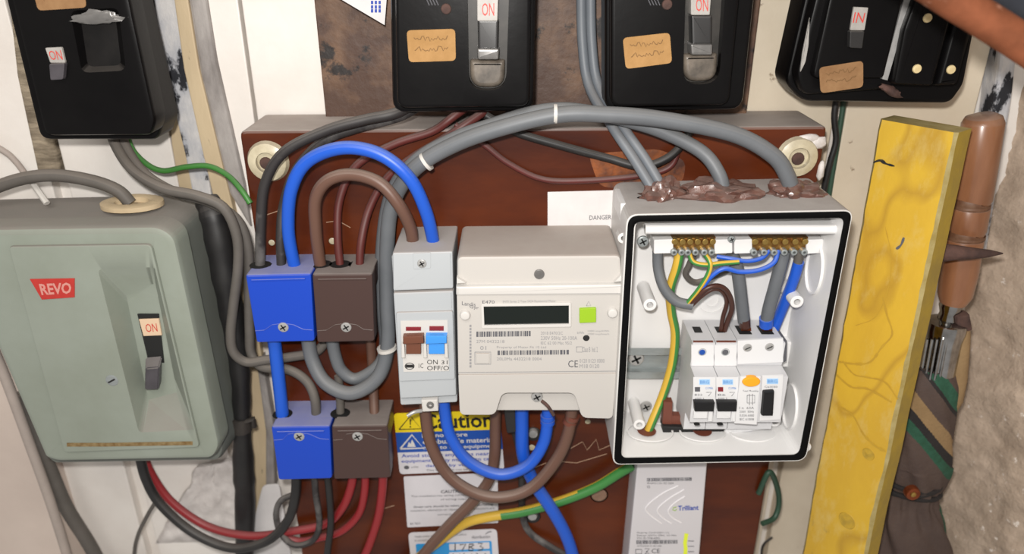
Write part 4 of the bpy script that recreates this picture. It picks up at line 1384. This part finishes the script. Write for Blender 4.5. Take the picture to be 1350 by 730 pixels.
cable('earth_cable', 'green and yellow striped earth cable crossing the board under the meter', [(836, 612, -.082), (818, 622, -.079), (785, 642, -.0775), (740, 660, -.0775), (690, 674, -.0775), (645, 681, -.0765), (612, 690, -.075), (580, 712, -.073), (552, 735, -.073), (500, 790, -.073)], 13, [M['earth_green'], M['earth_yellow']], cat='wire', stripe=lambda i, j: 1 if (j - 3 + .05 * i + (4 if i > 36 else 0)) % 12 < (3 if i < 30 else min(11, 3 + (i - 30) * .45)) else 0)
cable('sheathed_cable', 'black wire behind the blue cables with a bend at the bottom', [(672, 545, -.0688), (686, 600, -.0688), (688, 640, -.0688), (689, 680, -.069), (700, 703, -.07), (728, 722, -.073), (752, 738, -.074), (790, 780, -.075)], 9, M['painted_black'])
for x in (688, 722, 756):
    m = 'terracotta' if x == 756 else 'blue_cable'
    y = 552 if x != 688 else 542
    s = pxm(x, y, -.101)
    if x != 688:
        bm = bmesh.new()
        for k in (0, 6):
            tube([P(x - (k + 2) * .5 * (x > 740), y - 5 + k, -.102), P(x - (k + 5) * .5 * (x > 740), y - .5 + k, -.102)], 9.6 * s, 14, bm)
        tag(obj('tape_band', bm, M[m], None, 40), '%s tape bands on the cable end under the meter' % ('brown' if x == 756 else 'blue'), 'tape')
bm = prism(rp([(664, 540), (680, 540), (682, 570), (668, 572)], 3), -.095, -.07, .002)
tag(obj('cable_clamp', bm, M['black_cable'], None, 40), 'black clamp under the meter behind the left blue cable', 'clamp')
cable('earth_wire', 'dark green wire loop at the lower right edge of the board', [(1000, 650, -.0675), (1014, 622, -.07), (1024, 640, -.06), (1027, 662, -.055), (1021, 682, -.06), (1005, 690, -.068)], 7, M['dark_green'], cat='wire')
cable('earth_wire', 'short dark wire curl at the bottom right of the board', [(1005, 760, -.01), (1004, 728, -.012), (1008, 716, -.012), (1018, 708, -.012)], 3, M['black_cable'], cat='wire')
cable('earth_wire', 'green wire down the gap right of the board', [(1116, 100, -.004), (1110, 150, -.004), (1102, 200, -.004), (1094, 250, -.004), (1084, 320, -.004)], 7, M['dark_green'], cat='wire')
cable('sheathed_cable', 'black wire in the gap right of the board', [(1108, 100, -.014), (1100, 150, -.014), (1102, 185, -.014), (1094, 215, -.014), (1084, 260, -.012), (1074, 320, -.012)], 8, M['black_cable'])

# inside the enclosure
def core(label, pts, wpx, m, name='core_wire', **k):
    return cable(name, label, pts, wpx, m, cat='wire', group='wires inside the enclosure', **k)


core('grey sheathed cable curving down from the left terminal', [(867, 330, -.108), (868, 355, -.108), (876, 380, -.112), (892, 397, -.115), (913, 402, -.117)], 14, M['grey_cable'])
core('thick yellow and green earth conductor dropping to the bottom hole', [(896, 332, -.113), (892, 352, -.113), (884, 380, -.108), (885, 410, -.1), (890, 440, -.097), (886, 480, -.097), (874, 520, -.1), (860, 555, -.108), (848, 584, -.112)], 12, [M['earth_green'], M['earth_yellow']], stripe=lambda i, j: 0 if j in (10, 11, 9) else 1, name='earth_conductor')
core('thin yellow green wire looping right from the earth bar', [(908, 332, -.115), (914, 345, -.118), (930, 349, -.12), (950, 347, -.12), (974, 345, -.12)], 6.5, [M['earth_green'], M['earth_yellow']], stripe=lambda i, j: 0 if j in (0, 1, 2, 8) else 1, name='earth_conductor')
core('yellow green wire slanting down to the grey sheath end', [(928, 333, -.115), (936, 346, -.121), (934, 360, -.122), (922, 380, -.121), (906, 400, -.118)], 6.5, [M['earth_green'], M['earth_yellow']], stripe=lambda i, j: 0 if j in (0, 1, 2, 8) else 1, name='earth_conductor')
core('blue wire looping left from the neutral bar, upper one', [(1014, 330, -.115), (1004, 340, -.118), (985, 344, -.119), (965, 341, -.118), (945, 338, -.114)], 6, M['blue_cable'])
core('blue wire looping left from the neutral bar, lower one', [(1026, 330, -.115), (1020, 346, -.12), (1000, 356, -.122), (975, 358, -.122), (955, 354, -.122), (938, 364, -.121), (924, 382, -.12), (912, 398, -.118)], 6.5, M['blue_cable'])
core('dark brown wire arching over to the second breaker, outer one', [(906, 403, -.117), (918, 392, -.12), (932, 380, -.122), (948, 377, -.121), (960, 386, -.117), (965, 405, -.11), (959, 424, -.104), (954, 440, -.1)], 7, M['dark_brown_cable'])
core('dark brown wire arching over to the second breaker, inner one', [(910, 404, -.116), (925, 390, -.118), (940, 381, -.119), (952, 384, -.116), (958, 398, -.11), (953, 418, -.104), (950, 438, -.1)], 6, M['dark_brown_cable'])
core('grey sheathed neutral cable dropping to the trip switch, left one', [(964, 334, -.105), (971, 350, -.106), (975, 375, -.106), (978, 400, -.104), (981, 424, -.1)], 17, M['grey_cable'])
core('grey sheathed cable slanting to the trip switch, right one', [(1034, 330, -.108), (1029, 350, -.108), (1021, 380, -.106), (1014, 405, -.104), (1010, 424, -.102)], 17, M['grey_cable'])
core('thick blue conductor slanting behind the trip switch', [(1053, 345, -.11), (1047, 366, -.106), (1038, 390, -.1), (1028, 415, -.092), (1016, 445, -.088)], 14, M['blue_cable'])
core('bare metal ferrule above the thick blue conductor', [(1053, 326, -.112), (1053, 336, -.111), (1051, 352, -.1095)], 12, M['old_grey_cable'], name='ferrule')
core('black wire behind the yellow earth conductor', [(916, 333, -.1), (908, 350, -.097), (904, 362, -.094), (918, 372, -.09), (945, 362, -.09), (972, 350, -.092)], 8, M['old_grey_cable'])
core('brown sleeve at the foot of the left grey cable', [(981, 420, -.1015), (982, 430, -.1)], 15, M['dark_brown_cable'], name='sleeve')
core('blue sleeve at the foot of the right grey cable', [(1010, 419, -.103), (1010, 429, -.101)], 18, M['blue_cable'], name='sleeve')
for x0_, lab in ((983, 'bare copper strands under the brown sleeve'), (1011, 'bare copper strands under the blue sleeve')):
    bm = bmesh.new()
    for k in range(6):
        dx = (k - 2.5) * 2.4
        tube([P(x0_ + dx * .8, 427, -.101), P(x0_ + dx + 1, 439, -.0995)], 1.3 * pxm(x0_, 430, -.1), 6, bm)
    tag(obj('copper_strands', bm, M['copper'], None, 50), lab, 'wire', 'wires inside the enclosure')

# ================================================================ STICKERS AND PAPERS ON THE BOARD
YL = BY - .0003
t = thing('warning_sticker', 'yellow, blue and white caution sticker half behind the cables', 'sticker', P(592, 624, BY))
obj('white_field', prism(rp([(519, 545), (658, 541), (665, 619), (527, 625)], 5), YL - .0002, BY), M['sticker_white'], t)
obj('yellow_band', prism(rp([(519, 545), (658, 541), (660.5, 566), (521.5, 570)], [5, 5, 0, 0]), YL - .0004, BY), M['sticker_yellow'], t, label='yellow heading band')
obj('blue_band', prism([(521.5, 570), (660.5, 566), (663, 592), (524, 596.5)], YL - .0004, BY), M['sticker_blue'], t, label='blue band with white lettering')
YQ = YL - .0006
bm = text('Caution', [(556, 546), (648, 543), (650, 563), (558, 566)], YQ, None, 0, .02)
stroke([(526, 566), (541, 548), (555, 565), (526, 566)], YQ, 1.4, bm)
flat([(540, 553), (542, 553), (541.6, 560), (540.4, 560)], YQ, bm)
flat([(540, 561.5), (542, 561.5), (542, 563.5), (540, 563.5)], YQ, bm)
obj('heading_text', bm, M['ink_black'], t)
bm = text('Do not store', [(556, 571), (616, 569.5), (616.5, 575), (556.5, 577)], YQ, None, 0, .02)
text('combustible materials', [(557, 579), (655, 576), (655.5, 582.5), (557.5, 585.5)], YQ, bm, 0, .02)
text('near to this equipment', [(558, 587.5), (656, 584.5), (656.5, 591), (558.5, 594)], YQ, bm, 0, .02)
stroke([(527.5, 591.5), (543, 573), (558, 590.5), (527.5, 591.5)], YQ, 2.2, bm)
flat([(537, 589), (539, 582), (541.5, 585), (543, 579), (546, 584), (548, 589)], YQ, bm)
obj('white_text', bm, M['plate_white'], t)
bm = text('Avoid storing any items near to', [(529, 598.5), (656, 595), (656.5, 601), (529.5, 604.5)], YQ, None, 0, .01)
text('equipment as any may try to cause', [(529, 606), (657, 602), (657.5, 608), (529.5, 611)], YQ, bm, 0, .01)
text('danger by vibration', [(561, 612), (640, 610), (640.5, 614.5), (561.5, 616.5)], YQ, bm, 0, .01)
obj('blue_text', bm, M['ink_blue'], t)
bm = text('This label must not be removed', [(562, 618.5), (640, 616.5), (640, 619), (562, 621)], YQ)
flat(ell(536, 616, 3.5, 2.5, 12), YQ, bm)
text('utility', [(542, 614.5), (552, 614), (552, 617), (542, 617.5)], YQ, bm)
obj('small_print', bm, M['ink'], t)

t = thing('notice_paper', 'plain white caution notice under the yellow caution sticker', 'notice', P(596, 692, BY))
obj('sheet', prism(rp([(532, 628), (656, 623), (657, 689), (537, 695)], 2), YL, BY), M['sticker_white'], t)
bm = text('CAUTION', [(581, 646), (613, 645), (613, 649), (581, 650)], YQ, None, 0, .02)
text('This installation has wiring colours to two versions', [(542, 653), (650, 650), (650, 653), (542, 656)], YQ, bm)
text('of wiring rules.', [(581, 657), (616, 656), (616, 659.5), (581, 660)], YQ, bm)
text('Great care should be taken before undertaking', [(545, 667), (650, 663), (650, 667), (545, 670)], YQ, bm, 0, .01)
text('extension, alteration or repair that all conductors are', [(541, 672), (652, 668), (652, 671.5), (541, 675)], YQ, bm)
text('correctly identified.', [(577, 677), (620, 675.5), (620, 679), (577, 680)], YQ, bm)
text('BS 7671', [(541, 689), (554, 688.5), (554, 691), (541, 691.5)], YQ, bm)
obj('printed_text', bm, M['ink'], t)

t = thing('address_sticker', 'white sticker with bright blue panel and handwritten digits at the bottom', 'sticker', P(600, 740, BY))
obj('field', prism(rp([(538, 702), (655, 697), (662, 800), (548, 800)], [6, 6, 0, 0]), YL, BY), M['sticker_white'], t)
obj('blue_panel', prism(rp([(548, 717), (648, 713), (652, 790), (554, 790)], 2), YL - .0003, BY), M['sticker_cyan'], t, label='bright blue panel')
obj('writing_box', prism(rp([(592, 717), (645, 714.5), (645.5, 723), (592.5, 725)], 1), YL - .0005, BY), M['sticker_white'], t)
obj('writing_box', prism(rp([(592, 728), (646, 726), (647, 760), (593, 762)], 1), YL - .0005, BY), M['sticker_white'], t)
YH = YL - .0007
bm = bmesh.new()
for s_ in (((600, 716), (600, 726)), ((606, 718), (614, 717), (609, 726)), ((624, 717), (619, 717), (618, 720), (624, 723), (623, 726), (618, 725), (618, 722), (625, 718)), ((630, 716), (636, 716), (633, 720), (637, 722), (635, 725), (630, 725)),
           ((598, 730), (594, 735), (602, 738)), ((606, 730), (606, 738)), ((612, 729), (610, 735), (618, 733)), ((622, 730), (622, 738)), ((628, 729), (634, 735), (628, 738)), ((640, 729), (638, 737))):
    stroke(s_, YH, 1.3, bm)
obj('handwriting', bm, M['ink_black'], t)
bm = text('Supply number for the Meter Point at this address', [(547, 706), (615, 703), (615, 706), (547, 709)], YH)
text('is contained on this label', [(547, 711), (590, 709.5), (590, 712), (547, 713.5)], YH, bm)
text('distribution', [(622, 706), (646, 705), (646, 709), (622, 710)], YH, bm)
stroke([(640, 704), (644, 701), (648, 700.5)], YH, 1, bm)
obj('printed_text', bm, M['ink'], t)

t = thing('danger_notice', 'white paper notice on the board above the meter, partly hidden', 'notice', P(775, 295, BY))
obj('sheet', prism([(722, 253), (838, 250), (838, 330), (722, 330)], YL, BY), M['paper'], t)
obj('printed_text', text('DANGER', [(777, 284), (806, 283), (806, 289), (777, 290)], YQ), M['ink'], t)

# ================================================================ COMMUNICATIONS HUB
t = thing('communications_hub', 'slim white box with curved lines and green marker stroke below the enclosure', 'hub', P(875, 760, -.08))
YU = -.096
obj('case', prism(rp([(840, 610), (933, 607), (908, 900), (812, 900)], 4), YU, BY, .002), M['hub_white'], t, 40)
YV = YU - .0003
for pts in (((894, 640), (872, 651), (852, 668), (856, 678), (872, 690)), ((902, 645), (882, 657), (867, 671), (872, 681), (885, 690)), ((903, 654), (889, 663), (881, 673), (886, 682), (898, 689))):
    W = spline([P(x, y, YV) for x, y in pts], 6)
    obj('curved_line', tube(W, .0006, 6), M['hub_line'], t)
bm = bmesh.new()
barcode(bq(853, 630, 913, 634.5, -1), YV, bm, 0, 60, 3)
barcode(bq(839, 712, 895, 717, -.5), YV, bm, 0, 60, 9)
text('00164CE C 201 302 72604', bq(853, 635.5, 888, 638), YV, bm)
text('S2', bq(853, 640, 857, 643), YV, bm)
text('Model No: CUI-27-SMRT-1 V.2', bq(840, 701, 882, 703), YV, bm)
text('Ratings: 230Vac 50Hz  5A Max', bq(840, 704.5, 892, 707), YV, bm)
text('FCC ID TMB-A002', bq(840, 708, 870, 710.5), YV, bm)
text('27500414 00100', bq(840, 718.5, 872, 720.5), YV, bm)
text('CE', bq(859, 723, 870, 729), YV, bm)
stroke([(838, 724), (846, 724), (846, 730), (838, 730), (838, 724)], YV, .8, bm)
stroke([(850, 723), (856, 723), (852, 728), (850, 730), (856, 730), (852, 726)], YV, .8, bm)
for k in range(3):
    stroke([(907, 713 + k * 7), (915, 713 + k * 7)], YV, .8, bm)
obj('printed_text', bm, M['ink'], t)
obj('brand_text', text('Trilliant', bq(894, 666.5, 921, 673, -1), YV, None, 0, .02), M['ink_blue'], t)
bm = bmesh.new()
stroke([(892, 668), (888, 669), (887, 672), (890, 673), (892, 671)], YV, 1.0, bm)
obj('brand_symbol', bm, M['lime'], t)
bm = bmesh.new()
stroke([(905, 703), (904, 710), (903, 716), (904, 723), (903, 735)], YV, 5, bm)
obj('marker_stroke', bm, M['highlighter'], t, label='yellow green highlighter stroke')

# ================================================================ YELLOW BATTEN
def worldquad(bm, loops):
    loft(bm, loops)
    fixn(bm)
    return bm


t = thing('timber_batten', 'yellow painted timber batten leaning in the corner right of the enclosure', 'batten', P(1080, 760, -.1))
al = math.radians(52)
nrm = Vector((math.sin(al), math.cos(al), 0))
front = []
N = 44
rowsL, rowsR = [], []
for i in range(N + 1):
    f = i / N
    yl = 157 + (820 - 157) * f
    xl = 1159 + (1040 - 1159) * f + 1.6 * mnoise.noise(Vector((f * 9, 0, 1)))
    yr = 163 + (820 - 163) * f
    xr = 1250 + (1122 - 1250) * f + 1.2 * mnoise.noise(Vector((f * 9, 5, 1)))
    YLf = -.075 - .035 * f
    pl = P(xl, yl, YLf)
    # right edge: same height, lies on the turned face
    u = (xr - 675) / 1000
    best = None
    for k in range(20, 160):
        tt = k * .001
        q = pl + Vector((math.cos(al), -math.sin(al), 0)) * tt
        d = q - CAM
        zc_ = d.y * CS - d.z * SN
        e = abs(d.x / zc_ - u)
        if best is None or e < best[0]:
            best = (e, q)
    rowsL.append(pl)
    rowsR.append(best[1])
wd = sum((a - b).length for a, b in zip(rowsL, rowsR)) / len(rowsL)
bm = bmesh.new()
loops = []
TH = .024
for i, (a, b) in enumerate(zip(rowsL, rowsR)):
    b = a + (b - a).normalized() * wd
    d = (b - a).normalized()
    c = .0026 + .0014 * mnoise.noise(Vector((i * 1.3, 0, 0)))
    loops.append([a + nrm * c, a + d * c, b - d * c, b + nrm * c, b + nrm * TH, a + nrm * TH])
L = loft(bm, loops)
for f in bm.faces:
    f.material_index = 0
fixn(bm)
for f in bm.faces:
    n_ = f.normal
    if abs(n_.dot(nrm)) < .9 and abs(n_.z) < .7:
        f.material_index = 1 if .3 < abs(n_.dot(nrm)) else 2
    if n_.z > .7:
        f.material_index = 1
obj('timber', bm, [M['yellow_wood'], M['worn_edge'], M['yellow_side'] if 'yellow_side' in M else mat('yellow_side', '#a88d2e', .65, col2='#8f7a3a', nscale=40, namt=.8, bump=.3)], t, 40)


def on_batten(a, f, out=.0004):
    k = min(int(f * N), N - 1)
    r = f * N - k
    l0 = rowsL[k].lerp(rowsL[k + 1], r)
    d = (rowsR[k] - rowsL[k]).normalized()
    return l0 + d * (wd * a) - nrm * out


def batten_mark(pts, wm, m, name, lab=None):
    bm = bmesh.new()
    Q = spline([on_batten(a, f) for a, f in pts], 5)
    up = (rowsL[-1] - rowsL[0]).normalized()
    ac = Vector((math.cos(al), -math.sin(al), 0))
    for i in range(len(Q) - 1):
        tq = (Q[i + 1] - Q[i]).normalized()
        s_ = tq.cross(nrm).normalized() * wm / 2 * (.5 + abs(mnoise.noise(Q[i] * 200)) * 1.2)
        f = bm.faces.new([bm.verts.new(p) for p in (Q[i] - s_, Q[i + 1] - s_, Q[i + 1] + s_, Q[i] + s_)])
        f.normal_update()
        if f.normal.dot(nrm) > 0:
            f.normal_flip()
    bmesh.ops.remove_doubles(bm, verts=bm.verts[:], dist=1e-5)
    o = obj(name, bm, m, t)
    if lab:
        o['label'] = lab
    return o


stain = mat('stain', '#b8932a', .6, col2='#a57f28', nscale=90)
batten_mark([(.03, .48), (.3, .47), (.5, .455), (.62, .42), (.72, .39), (.6, .36), (.5, .33)], .0022, stain, 'stain_line')
batten_mark([(.05, .505), (.3, .515), (.55, .505), (.9, .51)], .0022, stain, 'stain_line')
batten_mark([(.1, .475), (.3, .49), (.5, .485), (.75, .48), (.97, .5)], .002, stain, 'stain_line')
batten_mark([(.2, .56), (.4, .565), (.6, .59), (.8, .6), (.95, .6)], .0024, stain, 'stain_line')
batten_mark([(.35, .20), (.5, .25), (.55, .31), (.45, .37), (.2, .40)], .0008, stain, 'stain_line')
batten_mark([(.03, .085), (.12, .078), (.2, .082), (.32, .083)], .0022, M['ink_black'], 'dark_stain')
batten_mark([(.55, .235), (.6, .225), (.62, .21)], .0022, M['ink'], 'dark_stain')
for a, f, r in ((.62, .755, .0085), (.72, .62, .006)):
    bm = bmesh.new()
    c = on_batten(a, f, .0)
    ac = Vector((math.cos(al), -math.sin(al), 0))
    up = (rowsL[0] - rowsL[-1]).normalized()
    lp = [[c - nrm * h + (ac * math.cos(i * math.pi / 9) + up * math.sin(i * math.pi / 9)) * r * k for i in range(18)] for k, h in ((1, -.0005), (.9, .0006), (.6, .0003), (.35, .0008))]
    loft(bm, lp)
    fixn(bm)
    obj('knot', bm, M['knot'], t, 50)

# ================================================================ UMBRELLA
t = thing('umbrella', 'folded brown umbrella with green and tan stripes and a wooden handle, behind the batten', 'umbrella', P(1200, 740, -.08))
ax = [(1299, 158, -.065), (1292, 200, -.066), (1284, 260, -.067), (1275, 320, -.068), (1262, 385, -.07), (1254, 402, -.07)]


def lathe_path(pairs, seg=18):
    pts = [P(x, y, Y) for x, y, Y, r in pairs]
    rad = [r * pxm(x, y, Y) for x, y, Y, r in pairs]
    return tube(pts, rad, seg)


hd = obj('handle', lathe_path([(1297, 151, -.065, 14), (1297, 154, -.065, 22), (1296, 162, -.065, 25.5), (1290, 205, -.066, 25), (1281, 262, -.067, 24.5), (1280, 265, -.067, 23.2), (1279, 271, -.067, 23.2), (1278, 274, -.067, 24.5),
                               (1274, 303, -.068, 23.5), (1273, 306, -.068, 22.2), (1272, 312, -.068, 22.2), (1271, 315, -.068, 23.5), (1264, 360, -.069, 23), (1259, 388, -.07, 21), (1256, 399, -.07, 16)], 24), M['handle_wood'], t, 50)
for y in (268, 309):
    x = 1280 - (y - 268) * .171
    obj('groove_ring', lathe_path([(x + 1, y - 5, -.0675, 23.2), (x, y - 4, -.0675, 23.9), (x - .6, y - 1, -.0675, 23.9), (x - .8, y, -.0675, 23.3), (x - .9, y + 1, -.0675, 23.9), (x - 1.4, y + 4, -.0675, 23.9), (x - 1.6, y + 5, -.0675, 23)], 24), M['groove_wood'], hd, 50)
obj('neck', lathe_path([(1256, 396, -.07, 13), (1254, 404, -.07, 15), (1251, 412, -.07, 11), (1249, 424, -.07, 14)], 20), M['chrome'], t, 50)
fr = obj('ferrule', lathe_path([(1250, 420, -.07, 15), (1249, 424, -.07, 24), (1247, 432, -.07, 25), (1244, 446, -.07, 23), (1238, 480, -.071, 22), (1231, 520, -.072, 21)], 24), M['chrome'], t, 50)
for k in range(7):
    dx = -20 + k * 6.4
    bm = tube([P(1243 + dx, 447, -.07 - .015 * math.cos(dx / 22 * 1.4)), P(1229 + dx * .95, 520, -.072 - .015 * math.cos(dx / 22 * 1.4))], 1.8 * pxm(1240, 480, -.08), 6)
    obj('rib', bm, M['chrome'], t, 50)
# twisted cover
bm = bmesh.new()
prof = [(1240, 452, 5, 30), (1240, 470, 8, 31), (1236, 486, 22, 33), (1230, 505, 34, 35), (1224, 530, 37, 36), (1219, 560, 38, 37), (1214, 590, 40, 38), (1209, 615, 41, 38), (1204, 636, 39, 37), (1200, 650, 36, 34), (1199, 656, 35.5, 33), (1199, 664, 37, 35),
        (1199, 685, 46, 40), (1197, 715, 52, 44), (1193, 750, 54, 46), (1186, 800, 52, 44), (1176, 860, 44, 38), (1166, 930, 30, 26)]
prof = prof[2:]
cs = spline([Vector((a, b, 0)) for a, b, c, d in prof], 24)
rs = spline([Vector((c, d, 0)) for a, b, c, d in prof], 24)
SEG = 260
grid = []
for i, (c, r) in enumerate(zip(cs, rs)):
    y = c.y
    Yc = -.076
    ctr = P(c.x, y, Yc)
    s = pxm(c.x, y, Yc)
    row = []
    for j in range(SEG):
        a = 2 * math.pi * j / SEG
        tw = a * 1 + y * .012
        pleat = 1 + (.07 * math.sin(5 * tw) + .045 * math.sin(9 * tw + 1)) * (1 if y > 610 else .5)
        if 628 < y < 690:
            pleat += .05 * math.sin(16 * a) * math.sin(math.pi * (y - 628) / 62)
        rx = r.x * s * pleat
        row.append(bm.verts.new(ctr + Vector((rx * math.cos(a), -rx * .62 * math.sin(a), 0))))
    grid.append(row)
mats_u = [M['fab_brown'], M['fab_green'], M['fab_beige'], M['fab_black']]
for i in range(len(grid) - 1):
    for j in range(SEG):
        f = bm.faces.new((grid[i][j], grid[i][(j + 1) % SEG], grid[i + 1][(j + 1) % SEG], grid[i + 1][j]))
        a = 2 * math.pi * (j + .5) / SEG
        y = (cs[i].y + cs[i + 1].y) / 2
        q = y - (rs[i].x * math.cos(a)) * 1.0 + (40 if math.sin(a) < -.25 else 0)
        mi = 0
        if 484 < q < 504:
            mi = 1
        elif 504 < q < 510:
            mi = 3
        elif 538 < q < 560:
            mi = 2
        elif 560 < q < 573:
            mi = 3
        elif 573 < q < 588:
            mi = 1
        elif y > 668 and math.cos(a) > .9:
            mi = 1
        elif y < 505 and q < 470:
            mi = 2
        f.material_index = mi
bm.faces.new(grid[0])
bm.faces.new(grid[-1])
fixn(bm)
obj('canopy', bm, mats_u, t, 60)
# beige fold standing up at the right of the ferrule
bm = bmesh.new()
lp = []
for (x, y, w_, d_) in ((1272, 418, 5, .004), (1270, 440, 9, .006), (1266, 465, 11, .008), (1262, 495, 12, .010), (1256, 525, 12, .010), (1246, 548, 8, .008)):
    c = P(x, y, -.076)
    s = pxm(x, y, -.076)
    lp.append([c + Vector((w_ * s * math.cos(i * math.pi / 6), d_ * math.sin(i * math.pi / 6), .001 * math.sin(i * 2.1))) for i in range(12)])
loft(bm, lp)
fixn(bm)
obj('canopy_fold', bm, M['fab_beige'], t, 60, label='tan fold of cloth beside the metal ferrule')
# strap and button
bm = bmesh.new()
for off, k in ((-7, 0), (0, 1), (7, 2)):
    W = []
    for i in range(26):
        a = math.pi * (-.15 + 1.3 * i / 25)
        x = 1200 + 37.5 * math.cos(a)
        y = 637 + off * .7 + 4 * math.cos(a) * (1 if k != 1 else -1)
        c = P(1200, y, -.076)
        s = pxm(1200, y, -.076)
        W.append(c + Vector((37.5 * s * math.cos(a), -(37.5 * s * .64) * math.sin(a) - .0005, 0)))
    tube(W, .0024, 8, bm)
obj('strap', bm, M['fab_black'], t, 60)
bt = P(1205, 653, -.076) - Vector((0, .0285, 0))
# project the button back onto the strap front
bY = bt.y
bu = obj('button', ycyl(1205, 653, bY - .003, bY + .004, 10, 20, .4), M['copper'], t, 40, label='copper coloured domed button')
obj('button_stud', ycyl(1205, 653, bY - .0045, bY - .002, 4, 10, .5), M['brass'], bu, 40)

# rusty spike
bm = bmesh.new()
lp = []
for x, y, w_, h_, Y in ((1238, 333, 6, 11, -.092), (1246, 333, 8, 12, -.094), (1262, 333, 8, 10, -.097), (1285, 334, 7, 7.5, -.099), (1305, 334, 5, 5, -.1), (1322, 334, 1, 1, -.1)):
    c = P(x, y, Y)
    s = pxm(x, y, Y)
    lp.append([c + Vector((0, .006 * math.cos(i * math.pi / 5) * h_ / 10, h_ * s * (1 + .25 * mnoise.noise(Vector((x, i, 0)))) * math.sin(i * math.pi / 5))) for i in range(10)])
loft(bm, lp)
fixn(bm)
tag(obj('iron_spike', bm, M['rust'], None, 50), 'rusty iron spike pointing right across the umbrella handle', 'spike')
obj('rusted_flap', prism(rp([(1262, 418), (1280, 414), (1284, 436), (1272, 440), (1262, 430)], 4), -.082, -.06, .003), M['rust'], t, 40, label='rusty metal flap beside the ferrule')

# ================================================================ NEAR PIPE, out of focus at the top right corner
def near(px, py, depth):
    u, v = (px - 675) / 1000, (py - 365) / 1000
    return CAM + Vector((u, CS - SN * v, -SN - CS * v)) * depth


def to_wall(a, b, r):
    f = 1.0
    while True:
        p = a.lerp(b, f)
        if p.x + r * 2.2 > WALLX - .002 + .27 * (.06 - p.y) / .66 or f > 4:
            return f
        f += .01


t = thing('copper_pipe', 'blurred brown copper coloured pipe crossing the top right corner near the camera', 'pipe', near(1420, 95, .42))
a, b = near(1092, -104, .42), near(1497, 151, .42)
fe = to_wall(a, b, .0098)
Q = [a.lerp(b, -1.6 + (fe + 1.6) * i / 60) for i in range(61)]
obj('pipe', tube(Q, [.0098 + .0005 * mnoise.noise(Vector((i * .7, 0, 0))) for i in range(61)], 20), M['pipe_copper'], t, 60)
a, b = near(1164, -139, .47), near(1484, 63, .47)
fe = to_wall(a, b, .019)
tag(obj('grey_conduit', tube([a.lerp(b, -1.4), a, a.lerp(b, .5), b, a.lerp(b, fe)], .019, 20), M['conduit_grey'], None, 60), 'blurred dark grey conduit behind the brown pipe in the top right corner', 'conduit')
